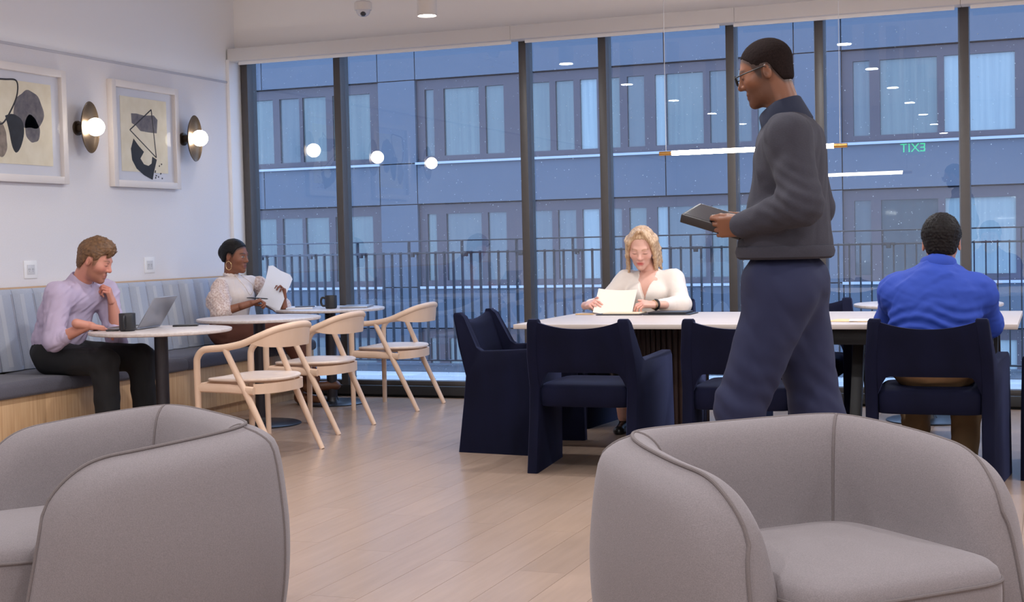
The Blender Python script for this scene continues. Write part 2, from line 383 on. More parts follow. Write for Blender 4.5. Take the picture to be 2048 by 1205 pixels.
# linear pendant over the table
M_brass = mat('brass', S(196, 148, 84), 0.3, metal=0.9)
M_tube = mat('glowing_tube', (1, 1, 1, 1), 0.4, emit=(1.0, 0.89, 0.77, 1), estr=30.0)
pe = empty('linear_pendant', (-1.62, 8.1, 1.703), 0, 'slim glowing linear pendant with brass ends above the long table', 'pendant light')
MB().cyl((-0.47, 0, 0), (0.47, 0, 0), 0.0135, n=16).build('light_tube', M_tube, pe)
for s in (-1, 1):
    MB().cyl((s*0.545, 0, 0), (s*0.47, 0, 0), 0.0125, n=16).build('brass_end', M_brass, pe)
    MB().cyl((s*0.505, 0, 0.01), (s*0.505, 0, ZC-1.703), 0.0016, n=6).build('cord', mat('cord_clear', S(190, 190, 195), 0.4), pe)
MB().bx(-0.56, 0.56, -0.02, 0.02, ZC-1.703-0.03, ZC-1.703).build('canopy', M_white, pe, bevel=0.004)
# security dome camera on a stem
sc_ = empty('security_camera', (-4.46, 8.83, 2.835), 0, 'white dome security camera at the top edge above the window', 'camera')
MB().lathe([(0.06, 0.0), (0.062, 0.012), (0.062, 0.05), (0.05, 0.06), (0.02, 0.065), (0.02, ZC-2.835)], 28).build('housing', M_lampw, sc_)
MB().lathe([(0.001, -0.046), (0.02, -0.043), (0.036, -0.034), (0.046, -0.02), (0.05, 0.0)], 24).build('dome', mat('camera_dome', S(205, 205, 212), 0.2), sc_)
MB().sphere((0.012, -0.026, -0.026), 0.021, 16, 10).build('lens', mat('camera_lens', S(40, 40, 48), 0.15, coat=0.5), sc_)
# exit sign behind the camera, seen mirrored in the glass
ex = empty('exit_sign', (-1.80, -0.2, 2.38), 0, 'green EXIT sign seen mirrored in the window', 'sign')
MB().bx(-0.16, 0.16, -0.015, 0.015, -0.09, 0.09).build('panel', mat('exit_panel', S(150, 160, 160), 0.3, emit=(0.35, 0.8, 0.55, 1), estr=0.25), ex, bevel=0.004)
MB().bx(-0.012, 0.012, -0.012, 0.012, 0.09, ZC-2.38).build('stem', M_lampw, ex)
tc = bpy.data.curves.new('exit_text', 'FONT'); tc.body = 'EXIT'; tc.size = 0.17; tc.extrude = 0.002; tc.align_x = 'CENTER'; tc.align_y = 'CENTER'
to = bpy.data.objects.new('tmp', tc); COL.objects.link(to)
me = bpy.data.meshes.new_from_object(to.evaluated_get(bpy.context.evaluated_depsgraph_get())); bpy.data.objects.remove(to)
me.materials.clear(); me.materials.append(mat('exit_green', S(40, 200, 90), 0.4, emit=(0.05, 1.0, 0.25, 1), estr=5.0))
link('lettering', me, ex, (0, 0.018, 0), (PI/2, 0, PI))

# ================================================================== left wall
M_mat = mat('mount_board', S(206, 206, 214), 0.6); M_art = mat('cream_paper', S(226, 217, 196), 0.7, var=0.05, vscale=12, color2=S(216, 205, 180))
M_ink = mat('ink_navy', S(30, 34, 44), 0.7, var=0.3, vscale=25); M_greywash = mat('ink_grey', S(118, 112, 114), 0.75, var=0.35, vscale=22, color2=S(84, 82, 92))
M_tan = mat('ink_taupe', S(138, 126, 116), 0.75, var=0.3, vscale=18); M_line = mat('ink_line', S(36, 34, 40), 0.6)
M_fw = mat('white_frame', S(226, 218, 214), 0.45)
M_pg = M_glass.copy(); M_pg.name = 'picture_glazing'
for n_ in M_pg.node_tree.nodes:
    if n_.type == 'MAP_RANGE': n_.inputs[3].default_value = 1.08; n_.inputs[4].default_value = 1/1.08
    if n_.type == 'BSDF_TRANSPARENT': n_.inputs[0].default_value = (1, 1, 1, 1)
def blob(cx, cz, rx, rz, seed, lob=0.12, n=40, rot=0.0):
    r_ = random.Random(seed); ph = [r_.uniform(0, 6.28) for _ in range(4)]
    pts = []
    for i in range(n):
        a = 2*PI*i/n; q = 1+lob*math.sin(2*a+ph[0])+lob*0.6*math.sin(3*a+ph[1])+lob*0.3*math.sin(7*a+ph[2])
        u, v = rx*q*math.cos(a), rz*q*math.sin(a)
        pts.append((cx+u*math.cos(rot)-v*math.sin(rot), cz+u*math.sin(rot)+v*math.cos(rot)))
    return pts
def picture(Yc, label, art):
    zc, hw, hh = 2.035, 0.405, 0.378
    e = empty('framed_print', (XL, Yc, zc), 0, label, 'picture', 'framed prints')
    fw, d = 0.048, 0.045
    for (a, b, c, d_) in ((-hw, -hw+fw, -hh, hh), (hw-fw, hw, -hh, hh), (-hw+fw, hw-fw, hh-fw, hh), (-hw+fw, hw-fw, -hh, -hh+fw)):
        MB().bx(0.0, d, a, b, c, d_).build('frame_bar', M_fw, e, bevel=0.0015)
    MB().bx(0.002, 0.014, -hw+fw, hw-fw, -hh+fw, hh-fw).build('mount_board', M_mat, e, smooth=False)
    ar = MB().bx(0.014, 0.0165, -hw+0.125, hw-0.125, -hh+0.115, hh-0.105).build('artwork', M_art, e, smooth=False)
    lay = 0.017
    for nm, m, polys in art:
        mb = MB()
        for p in polys: mb.extrude(p, 'x', 0.0166, lay); 
        mb.build(nm, m, ar, smooth=False); lay += 0.0004
    MB().bx(0.032, 0.034, -hw+fw, hw-fw, -hh+fw, hh-fw).build('glazing', M_pg, e, smooth=False)
def stroke(pts, wd):
    L_, R_ = [], []
    P = [Vector((p[0], p[1])) for p in pts]
    for i in range(len(P)):
        t = (P[min(i+1, len(P)-1)]-P[max(i-1, 0)]).normalized(); nn = Vector((-t.y, t.x))*wd/2
        L_.append(tuple(P[i]+nn)); R_.append(tuple(P[i]-nn))
    return L_+R_[::-1]
def ccat(pts, n=6): return [(p.x, p.y) for p in catmull([(a, b, 0) for a, b in pts], n)]
# the right print: grey band, thin triangle, dark hooked brush shape and dots
art2 = [('brush_shape', M_greywash, [[(-0.155, 0.155), (-0.09, 0.158), (0.0, 0.150), (0.12, 0.160), (0.165, 0.13), (0.15, 0.03), (0.06, 0.03), (-0.05, 0.035), (-0.10, 0.07), (-0.15, 0.085)]]),
        ('brush_shape', M_ink, [[(-0.135, -0.025), (-0.075, -0.075), (-0.015, -0.115), (-0.06, -0.165), (-0.02, -0.205), (0.035, -0.215), (0.075, -0.195), (0.085, -0.145), (0.14, -0.165), (0.10, -0.26), (0.08, -0.315), (-0.02, -0.285), (-0.11, -0.24), (-0.16, -0.18), (-0.17, -0.10)]]),
        ('line_triangle', M_line, [stroke([(-0.175, 0.035), (0.09, 0.20)], 0.009), stroke([(0.09, 0.20), (0.135, -0.15)], 0.010), stroke([(0.135, -0.15), (-0.175, 0.035)], 0.008)]),
        ('ink_dots', M_line, [blob(0.16+random.uniform(-0.05, 0.09), -0.25+random.uniform(-0.06, 0.06), 0.006, 0.006, q, n=8) for q in range(9)])]
picture(8.665, 'white framed abstract print with a black line triangle and hooked brush stroke', art2)
# the left print: rounded line loop, grey wash stone, dark navy drop, taupe stone
art1 = [('brush_shape', M_greywash, [blob(0.06, 0.09, 0.13, 0.135, 3, 0.10), blob(0.085, -0.03, 0.07, 0.09, 9, 0.08)]),
        ('brush_shape', M_tan, [blob(-0.225, -0.11, 0.075, 0.105, 5, 0.08)]),
        ('brush_shape', M_ink, [ccat([(-0.165, 0.04), (-0.09, 0.055), (-0.01, 0.02), (0.005, -0.06), (-0.03, -0.15), (-0.075, -0.19), (-0.11, -0.15), (-0.135, -0.05), (-0.165, 0.04)], 4)[:-1]]),
        ('line_loop', M_line, [stroke(ccat([(-0.30, 0.20), (-0.275, 0.255), (-0.15, 0.27), (-0.05, 0.27), (-0.045, 0.19), (-0.10, 0.09), (-0.19, -0.01), (-0.26, 0.0), (-0.30, 0.07), (-0.31, 0.15), (-0.30, 0.20)]), 0.011)])]
picture(7.365, 'white framed abstract print at the left edge with grey and navy stone shapes', art1)
def outlet(Y, label):
    e = empty('wall_outlet', (XL, Y, 1.093), 0, label, 'outlet', 'wall outlets')
    MB().bx(0, 0.006, -0.062, 0.062, -0.058, 0.058).build('cover_plate', M_white, e, bevel=0.002)
    ins = MB().bx(0.006, 0.0085, -0.036, 0.036, -0.032, 0.032).build('socket_face', mat('socket_white', S(214, 212, 214), 0.4), e, bevel=0.001)
    mb = MB()
    for s in (-1, 1):
        for dy in (-0.006, 0.006): mb.bx(0.0085, 0.0092, s*0.017+dy-0.0013, s*0.017+dy+0.0013, -0.004, 0.008)
        mb.bx(0.0085, 0.0092, s*0.017-0.002, s*0.017+0.002, -0.013, -0.009)
    mb.build('slots', mat('slot_grey', S(120, 118, 122), 0.6), ins, smooth=False)
outlet(7.40, 'white wall outlet left of the man with the laptop'); outlet(8.69, 'white wall outlet between the seated man and the woman on the bench')

# ================================================================== banquette
M_seat = mat('charcoal_wool', S(84, 82, 92), 0.95, var=0.10, vscale=120, bump=0.12, bscale=300, sheen=0.2)
M_chan = mat('blue_grey_fabric', S(170, 175, 188), 0.9, var=0.05, vscale=200, bump=0.08, bscale=350)
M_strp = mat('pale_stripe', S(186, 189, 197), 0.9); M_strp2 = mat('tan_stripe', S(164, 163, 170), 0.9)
M_oakp = mat('oak_veneer', S(208, 172, 132), 0.5, var=0.12, vscale=6, stretch=(1, 10, 0.5), bump=0.03, bscale=40, color2=S(188, 148, 108))
bench = empty('banquette', (-5.85, 7.6, 0), 0, 'long upholstered wall bench with blue-grey channelled back and charcoal seat', 'bench')
def bp_(mb, name, m, par=None, **k):
    for i, p in enumerate(mb.v): mb.v[i] = (p[0]+5.85, p[1]-7.6, p[2])
    return mb.build(name, m, par or bench, **k)
Y0, Y1 = 4.9, 9.92
yy = Y0
while yy < Y1-0.01:
    ye = min(yy+0.6, Y1)
    bp_(MB().bx(-5.56, -5.535, yy+0.0008, ye-0.0008, 0.085, 0.375), 'front_panel', M_oakp, bevel=0.001); yy = ye
bp_(MB().bx(-6.19, -5.56, Y0, Y1, 0.07, 0.37), 'carcass', M_oakp, smooth=False)
bp_(MB().bx(-6.19, -5.60, Y0, Y1, 0.0, 0.07), 'toe_kick', M_oakp, smooth=False)
bp_(MB().bx(-6.19, -6.14, Y0, Y1, 0.37, 0.985), 'back_frame', mat('oak_trim', S(196, 160, 124), 0.5), bevel=0.002)
def pillow(x0, x1, y0, y1, z0, z1, r=0.03, crown=0.008, ny=6):
    sec = []
    nseg = 5
    for cx, cz, a0 in ((x1-r, z1-r, 0), (x0+r, z1-r, PI/2), (x0+0.005, z0+0.005, PI), (x1-r*0.7, z0+r*0.7, 1.5*PI)):
        rr = r if a0 in (0, PI/2) else (0.005 if a0 == PI else r*0.7)
        for k in range(nseg): a = a0+PI/2*k/(nseg-1); sec.append((cx+rr*math.cos(a), cz+rr*math.sin(a)))
    mb = MB(); R = []
    ys = [0, 0.008, 0.03, 0.1, 0.3, 0.5, 0.7, 0.9, 0.97, 0.992, 1]
    for t in ys:
        e_ = min(t, 1-t); q = 1-0.10*max(0, 1-e_/0.03)**2
        mx, mz = (x0+x1)/2, (z0+z1)/2
        R.append([(mx+(p-mx)*(0.985+0.015*q), y0+(y1-y0)*t, mz+(z-mz)*q+(crown*(1-(2*t-1)**6) if z > mz else 0)) for p, z in sec])
    return mb.rings(R)
for a, b in ((4.9, 5.68), (5.685, 6.90), (6.905, 8.12), (8.125, 9.30), (9.305, 9.90)):
    bp_(pillow(-6.05, -5.50, a, b, 0.375, 0.462, 0.035), 'seat_cushion', M_seat)
# channels of the back: a rounded upright roll each, raked back
CW = 0.2; nch = 25
def channel():
    mb = MB(); R = []
    zs = [0.47, 0.475, 0.5, 0.6, 0.72, 0.84, 0.94, 0.968, 0.975]
    for z in zs:
        t = (z-0.47)/0.505; xf = -5.985-0.085*t
        q = 1.0 if 0.49 < z < 0.95 else 0.85 if 0.472 < z < 0.972 else 0.6
        row = []
        for k in range(11):
            u = k/10*2-1
            row.append((xf-0.022*(1-q)*1.5-0.030*abs(u)**3.2, u*(CW/2-0.0015), z))
        row += [(-6.14, CW/2-0.0015, z), (-6.14, -CW/2+0.0015, z)]
        R.append(row)
    return mb.rings(R)
ch_me = None
for i in range(nch):
    yc = Y1-0.02-CW/2-i*CW
    if ch_me is None:
        mb = channel(); mb.v = [(p[0]+5.85, p[1], p[2]) for p in mb.v]; ch_me = mb.mesh('back_channel', M_chan)
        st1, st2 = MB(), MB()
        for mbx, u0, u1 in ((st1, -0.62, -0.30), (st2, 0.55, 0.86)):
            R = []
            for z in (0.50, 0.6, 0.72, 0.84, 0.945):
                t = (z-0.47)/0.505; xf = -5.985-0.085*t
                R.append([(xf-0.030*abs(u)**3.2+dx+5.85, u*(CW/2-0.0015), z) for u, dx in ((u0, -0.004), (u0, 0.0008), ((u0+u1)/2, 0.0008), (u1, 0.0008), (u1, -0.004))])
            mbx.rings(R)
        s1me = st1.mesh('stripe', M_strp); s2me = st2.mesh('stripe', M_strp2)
    c = link('back_channel', ch_me, bench, (0, yc-7.6, 0))
    link('stripe', s1me, c); link('stripe', s2me, c)

# ================================================================== bistro tables
M_top = mat('terrazzo_white', S(216, 206, 202), 0.35, var=0.07, vscale=45, color2=S(198, 184, 178))
M_post = mat('dark_steel', S(58, 55, 60), 0.4, metal=0.55, var=0.1, vscale=14, stretch=(6, 6, 1))
def bistro(x, y, label, R=0.418, zt=0.73, rb=0.265, post=0.04):
    e = empty('bistro_table', (x, y, 0), 0, label, 'table', 'round bistro tables')
    MB().lathe([(R-0.012, zt-0.022), (R-0.003, zt-0.018), (R, zt-0.010), (R-0.002, zt-0.002), (R-0.008, zt)], 64).build('table_top', M_top, e)
    MB().lathe([(post, 0.012), (post, zt-0.03)], 28).build('pedestal_post', M_post, e)
    MB().lathe([(post, zt-0.04), (0.15, zt-0.034), (0.15, zt-0.022)], 28).build('mounting_plate', M_black, e)
    MB().lathe([(rb, 0), (rb, 0.007), (rb-0.012, 0.013), (post+0.012, 0.018), (post+0.005, 0.03), (post, 0.05)], 48).build('base_plate', mat('base_black', S(36, 36, 40), 0.35, metal=0.4), e)
bistro(-4.956, 7.04, 'round bistro table nearest the camera with the open laptop and mug')
bistro(-5.028, 8.27, 'empty middle round bistro table between the two people on the bench')
bistro(-5.15, 9.50, 'round bistro table beside the window with a mug and closed laptop')
bistro(-0.745, 9.30, 'white round table behind the long table beside the window on the right', R=0.46, zt=0.752)

# ================================================================== oak armchairs
M_oak = mat('pale_oak', S(222, 190, 166), 0.45, var=0.07, vscale=10, stretch=(1, 1, 0.2), bump=0.02, bscale=60, color2=S(212, 180, 154))
M_oaks = mat('pale_oak_seat', S(226, 204, 188), 0.45, var=0.06, vscale=8, stretch=(8, 1, 1))
def oak_chair(label):
    e = empty('oak_armchair', (0, 0, 0), 0, label, 'chair', 'pale oak armchairs')
    # back band with the arms that turn down into the front legs
    half = [(0.272, 0.236, 0.0), (0.276, 0.236, 0.30), (0.279, 0.236, 0.53), (0.280, 0.228, 0.585), (0.280, 0.195, 0.622), (0.279, 0.15, 0.632), (0.276, 0.05, 0.640), (0.262, -0.06, 0.662), (0.235, -0.15, 0.700), (0.185, -0.225, 0.735), (0.10, -0.268, 0.752), (0, -0.282, 0.757)]
    full = half+[(-a, b, c) for a, b, c in half[-2::-1]]
    cur = catmull(full, 6); nT = len(cur)
    iA = 6*3+2; 
    for s_, sl in ((1, cur[:iA+1]), (-1, cur[nT-iA-1:])):
        rr = [0.0165+0.003*min(1, p.z/0.4) for p in sl]
        MB().tube(sl, rr, 12).build('front_leg', M_oak, e)
    arm = cur[iA:nT-iA]
    rr = [0.0195+0.001*math.sin(PI*i/(len(arm)-1)) for i in range(len(arm))]
    MB().tube(arm, rr, 12).build('arm_rail', M_oak, e)
    # broad curved back plate hanging from the rail
    R = []; a0 = [p for p in arm if p.y < -0.085]
    for i, p in enumerate(a0):
        t = i/(len(a0)-1); h = 0.115*(1-abs(2*t-1)**2.6)+0.006
        nn = Vector((p.x*0.9, p.y-0.15, 0)).normalized()
        o_, i_ = p+nn*0.011, p-nn*0.009
        d_ = nn*0.012*(h/0.12)
        R.append([o_+Vector((0, 0, 0.012)), o_+Vector((0, 0, -h*0.5))-d_*0.4, o_+Vector((0, 0, -h))-d_, i_+Vector((0, 0, -h))-d_, i_+Vector((0, 0, -h*0.5))-d_*0.4, i_+Vector((0, 0, 0.012))])
    MB().rings(R).build('backrest', M_oak, e, angle=60)
    for s in (-1, 1):
        MB().tube([(s*0.250, -0.262, 0.0), (s*0.258, -0.105, 0.32), (s*0.277, 0.045, 0.632)], [0.0155, 0.0195, 0.0175], 12).build('rear_leg', M_oak, e)
        MB().tube([(s*0.272, 0.225, 0.41), (s*0.262, 0.03, 0.405), (s*0.258, -0.125, 0.395)], [0.02, 0.02, 0.018], 8, flat=1.3).build('side_rail', M_oak, e)
    MB().bx(-0.26, 0.26, 0.215, 0.24, 0.385, 0.435).build('front_rail', M_oak, e, bevel=0.004)
    rr_ = [(math.sin(a)*0.245, -0.115-math.cos(a)*0.10) for a in np.linspace(-PI/2, PI/2, 13)]
    mb = MB(); mb.rings([[(u*q, v+dy, z) for q, dy, z in ((1.0, 0, 0.432), (1.0, 0, 0.375), (0.93, 0.012, 0.375), (0.93, 0.012, 0.432))] for u, v in rr_]); mb.build('rear_rail', M_oak, e, angle=50)
    # dished seat with rounded rear
    n_ = 40; out_ = []
    for k in range(n_):
        a = 2*PI*k/n_; c_, s_ = math.cos(a), math.sin(a); p_ = 3.6 if s_ > 0 else 2.4
        out_.append((0.262*math.copysign(abs(c_)**(2/p_), c_), 0.015+0.232*math.copysign(abs(s_)**(2/p_), s_)))
    R = []
    for q, dz in ((0.97, -0.018), (1.0, -0.011), (1.0, -0.004), (0.98, 0.0), (0.85, -0.003), (0.6, -0.009), (0.3, -0.012), (0.05, -0.013)):
        R.append([(u*q, 0.015+(v-0.015)*q, 0.452+dz+0.006*max(0, -(v*q))/0.2+0.010*(u*q/0.26)**2) for u, v in out_])
    MB().rings(R).build('seat', M_oaks, e, angle=60)
    return e
oc = oak_chair('pale oak armchair nearest the camera at the laptop table'); oc.location = (-4.32, 7.09, 0); oc.rotation_euler.z = PI/2-0.02
for (x, y, rz, l) in ((-4.505, 8.15, PI/2+0.0, 'middle pale oak armchair at the empty bistro table'), (-4.535, 9.385, PI/2+0.03, 'pale oak armchair beside the window at the farthest bistro table')):
    c = copy_tree(oc); c.location = (x, y, 0); c.rotation_euler.z = rz; c['label'] = l

# ================================================================== navy velvet chairs
M_vel = mat('navy_velvet', S(11, 13, 35), 0.85, var=0.25, vscale=7, stretch=(1, 1, 0.35), sheen=0.22, sheen_tint=S(120, 130, 190), sheen_rough=0.35, spec=0.15)
def navy_chair(label):
    e = empty('velvet_armchair', (0, 0, 0), 0, label, 'chair', 'navy velvet armchairs')
    prof = [(-0.285, 0.0), (0.285, 0.0), (0.282, 0.30), (0.275, 0.585), (0.262, 0.605), (0.05, 0.592), (-0.13, 0.585), (-0.165, 0.61), (-0.252, 0.785), (-0.275, 0.802), (-0.305, 0.800), (-0.312, 0.785), (-0.275, 0.61), (-0.232, 0.44), (-0.25, 0.28)]
    for s in (-1, 1):
        mb = MB(); R = []
        for x_, ins in ((0.232, 0.008), (0.238, 0.0), (0.283, 0.0), (0.290, 0.008)):
            cy_, cz_ = 0.0, 0.4
            row = []
            for y, z in prof:
                dy = -ins*(1 if y > 0 else -1); dz = -ins*(1 if z > 0.5 else 0)
                xx = x_
                if z > 0.6: xx = x_-0.02*(z-0.6)/0.2
                if z < 0.3: xx = x_+0.006*(0.3-z)/0.3
                xx += 0.055*(y+0.26)/0.54 if y > -0.26 else 0
                row.append((s*xx, y+dy, z+dz))
            R.append(row)
        mb.rings(R).build('side_panel', M_vel, e, angle=50)
    # curved backrest with a dip in the top edge, open above the seat
    nu, nv = 24, 8
    front, back = [], []
    for i in range(nu+1):
        u = i/nu*2-1; x_ = u*0.235
        ztop = 0.757+0.042*abs(u)**2.2
        zb = 0.520-0.085*max(0, (abs(u)-0.80)/0.20)**1.6
        rf, rb_ = [], []
        for j in range(nv+1):
            v = j/nv; z = zb+(ztop-zb)*v
            yb = -0.232-0.080*(z-0.44)/0.36-0.014*(1-u*u)
            th = 0.055*(1-0.25*v)
            ed = 0.012 if j in (0, nv) else 0.0
            rb_.append((x_, yb+ed*0.6, z-(ed*0.5 if j == nv else -ed*0.3))); rf.append((x_, yb+th-ed*0.8, z-(ed*0.5 if j == nv else -ed*0.3)))
        back.append(rb_+rf[::-1])
    MB().rings(back).build('backrest', M_vel, e, angle=60)
    mb = MB(); R = []
    for z, q in ((0.345, 0.97), (0.352, 1.0), (0.40, 1.01), (0.435, 1.0), (0.452, 0.975), (0.460, 0.92), (0.466, 0.6), (0.468, 0.1)):
        R.append([(u*q, 0.02+v*q, z) for u, v in [((0.243+0.03*(1+math.sin(a))*0.5)*math.copysign(abs(math.cos(a))**0.28, math.cos(a)), 0.262*math.copysign(abs(math.sin(a))**0.28, math.sin(a))) for a in np.linspace(0, 2*PI, 40, endpoint=False)]])
    mb.rings(R).build('seat', M_vel, e, angle=60)
    return e
nc = navy_chair('navy velvet armchair seen from behind below the blonde woman'); nc.location = (-2.255, 7.065, 0)
for (x, y, rz, l) in ((-2.91, 7.68, -PI/2, 'leftmost navy velvet armchair seen from the side at the table end'),
                      (-1.44, 7.065, 0, 'navy velvet armchair behind the walking man'),
                      (-0.545, 7.065, 0, 'navy velvet armchair in which the man in the blue shirt sits'),
                      (0.135, 7.47, PI/2, 'navy velvet armchair cut off by the right edge'),
                      (-2.47, 8.76, PI, 'navy velvet armchair in which the blonde woman sits'),
                      (-1.46, 8.80, PI, 'navy velvet armchair across the table left of the round window table')):
    c = copy_tree(nc); c.location = (x, y, 0); c.rotation_euler.z = rz; c['label'] = l

# ================================================================== long table
M_ltop = mat('bleached_ash', S(200, 185, 176), 0.4, var=0.05, vscale=5, stretch=(0.5, 12, 1), bump=0.02, bscale=40)
M_walnut = mat('dark_walnut', S(58, 38, 32), 0.45, var=0.2, vscale=8, stretch=(5, 5, 0.3))
M_tbase = mat('table_black', S(30, 28, 30), 0.5)
lt = empty('long_table', (-1.525, 8.12, 0), 0, 'long pale wood meeting table with dark base', 'table')
tx0, tx1, ty0, ty1 = -2.88+1.525, -0.165+1.525, 7.485-8.12, 8.755-8.12
MB().bx(tx0, tx1, ty0, ty1, 0.703, 0.73).build('table_top', M_ltop, lt, bevel=0.003)
MB().bx(0.30, tx1-0.12, ty0+0.10, ty0+0.13, 0.615, 0.703).build('apron', M_tbase, lt, bevel=0.002)
MB().bx(0.30, tx1-0.12, ty1-0.13, ty1-0.10, 0.615, 0.703).build('apron', M_tbase, lt, bevel=0.002)
pc = (-0.62, 0.03)
MB().lathe([(0.21, 0.0), (0.21, 0.70)], 24, c=(pc[0], pc[1], 0)).build('pedestal_core', M_walnut, lt)
reed = MB().cyl((0, 0, 0.0), (0, 0, 0.702), 0.0155, n=8).mesh('reed', M_walnut)
for k in range(44):
    a = 2*PI*k/44; link('reed', reed, lt, (pc[0]+0.222*math.cos(a), pc[1]+0.222*math.sin(a), 0))
for X in (0.52, 1.22):
    for sy in (-1, 1):
        p, q = Vector((X, sy*0.12, 0.70)), Vector((X, sy*0.44, 0.0))
        d_ = (q-p); 
        MB().rings([[(X-0.03, p.y-0.035, 0.703), (X+0.03, p.y-0.035, 0.703), (X+0.03, p.y+0.035, 0.703), (X-0.03, p.y+0.035, 0.703)], [(X-0.03, q.y-0.035, 0), (X+0.03, q.y-0.035, 0), (X+0.03, q.y+0.035, 0), (X-0.03, q.y+0.035, 0)]]).build('trestle_leg', M_tbase, lt, bevel=0.004)
MB().bx(0.50, 1.24, -0.03, 0.03, 0.49, 0.53).build('stretcher', M_tbase, lt, bevel=0.004)
MB().bx(-0.22, 0.16, -0.12, 0.12, 0.0, 0.138).build('floor_box', mat('floor_box_white', S(216, 216, 218), 0.5), None, bevel=0.012, loc=(-1.53, 8.0, 0))
tag(bpy.data.objects['floor_box'], 'low white box standing on the floor under the long table', 'box')

# ================================================================== grey tub armchairs in front
M_tub = mat('taupe_tweed', S(122, 114, 116), 0.95, var=0.13, vscale=330, bump=0.16, bscale=420, sheen=0.25, sheen_tint=S(225, 220, 225), detail=2)
M_pip = mat('taupe_piping', S(104, 95, 95), 0.9, var=0.1, vscale=300)
def tub_chair(loc, rz, label):
    e = empty('tub_armchair', loc, rz, label, 'armchair', 'grey tub armchairs')
    half = [(0.0, -0.392), (0.15, -0.390), (0.27, -0.378), (0.345, -0.345), (0.392, -0.28), (0.420, -0.18), (0.434, -0.05), (0.435, 0.04), (0.428, 0.13), (0.422, 0.20), (0.410, 0.258)]
    pth = catmull([(a, b, 0) for a, b in [(-p[0], p[1]) for p in half[::-1]]+half[1:]], 5)
    n = len(pth); acc = [0.0]
    for i in range(1, n): acc.append(acc[-1]+(pth[i]-pth[i-1]).length)
    T = acc[-1]; R = []; rim = []
    def ring(i):
        p = pth[i]; t = (pth[min(i+1, n-1)]-pth[max(i-1, 0)]).normalized(); inn = Vector((-t.y, t.x, 0))
        if inn.dot(Vector((0, 0.05, 0))-p) < 0: inn = -inn
        dEnd = min(acc[i], T-acc[i])                     # distance to the arm front
        yy_ = p.y
        h = 0.690-0.055*max(0.0, (yy_+0.35)/0.60)**1.15
        rr_ = 0.18
        u = max(0.0, 1-dEnd/rr_); h -= 0.13*(1-math.sqrt(max(0.0, 1-u**2.2)))
        wgt = max(0.0, (yy_+0.05)/0.308)
        thin = 1.0 if dEnd > 0.05 else 0.55+0.45*math.sqrt(max(0, 1-(1-dEnd/0.05)**2))
        bul = 0.022
        sec = [(-0.030, 0.05), (-0.058, 0.12), (-0.078, min(0.24, h-0.30)), (-0.084, min(0.36, h-0.21)), (-0.078, min(0.47, h-0.135)), (-0.058, h-0.075), (-0.022, h-0.030), (0.026, h-0.008), (0.034, h), (0.046, h+0.002), (0.072, h-0.008), (0.098, h-0.032), (0.118, h-0.075), (0.132, h-0.14), (0.146, min(h-0.2, 0.42)), (0.16, 0.36), (0.16, 0.10), (0.12, 0.05)]
        eb = 1.0 if dEnd > 0.14 else 0.30+0.70*(1-(1-dEnd/0.14)**2)
        sec = [((o-0.03)*eb+0.03 if o < 0.03 else o, z) for o, z in sec]
        sec = [(q.x, q.y) for q in catmull([(o, z, 0) for o, z in sec], 3)]
        row = []
        for o, z in sec:
            oo = 0.034+(o-0.034)*thin
            q = p+inn*oo; sl = wgt**2*0.13*(1-min(1.0, z/0.62))
            row.append((q.x, q.y+sl, z))
        return row
    R = [ring(i) for i in range(n)]
    MB().rings(R).build('shell', M_tub, e, angle=70)
    rim = [R[i][24] for i in range(n)]
    fl = [R[0][j] for j in range(22, 2, -2)]; fr2 = [R[-1][j] for j in range(22, 2, -2)]
    MB().tube(fl[::-1]+[tuple(p) for p in rim]+fr2, 0.0052, 8).build('rim_piping', M_pip, e)
    for ci in (min(range(n), key=lambda i: (pth[i]-Vector((sx*0.352, -0.34, 0))).length) for sx in (-1, 1)):
        MB().tube([R[ci][j] for j in range(24, 0, -1)], 0.0045, 8).build('seam_piping', M_pip, e)
        MB().tube([R[ci][j] for j in range(24, 46)], 0.0042, 8).build('seam_piping', M_pip, e)
    # seat block and its piping
    def seat_ring(q, z, fy=0.0):
        row = []
        for a in np.linspace(0, 2*PI, 48, endpoint=False):
            c_, s_ = math.cos(a), math.sin(a)
            row.append((0.305*q*math.copysign(abs(c_)**0.32, c_), 0.085+(0.335+(fy if s_ > 0 else 0))*q*math.copysign(abs(s_)**0.36, s_), z))
        return row
    zs = [(0.96, 0.07), (0.985, 0.09), (1.0, 0.25), (1.0, 0.345), (0.995, 0.375), (0.975, 0.398), (0.93, 0.412), (0.8, 0.424), (0.5, 0.435), (0.1, 0.438)]
    SR = [seat_ring(q, z) for q, z in zs]
    MB().rings(SR).build('seat', M_tub, e, angle=70)
    fr_ = [p for p in seat_ring(0.998, 0.372)]
    MB().tube(fr_, 0.005, 8, closed=True).build('seat_piping', M_pip, e)
    for k in (6, 18):
        MB().tube([SR[j][k] for j in range(0, 5)], 0.005, 8).build('seat_piping', M_pip, e)
    MB().lathe([(0.30, 0.0), (0.30, 0.05), (0.32, 0.06)], 40, c=(0, 0, 0)).build('plinth', M_black, e)
    return e
tub_chair((-2.635, 3.43, 0), math.atan2(0.59, -0.81), 'grey tub armchair in the lower left corner')
tub_chair((-0.58, 3.58, 0), math.atan2(-0.72, -0.69), 'grey tub armchair in the lower right corner')

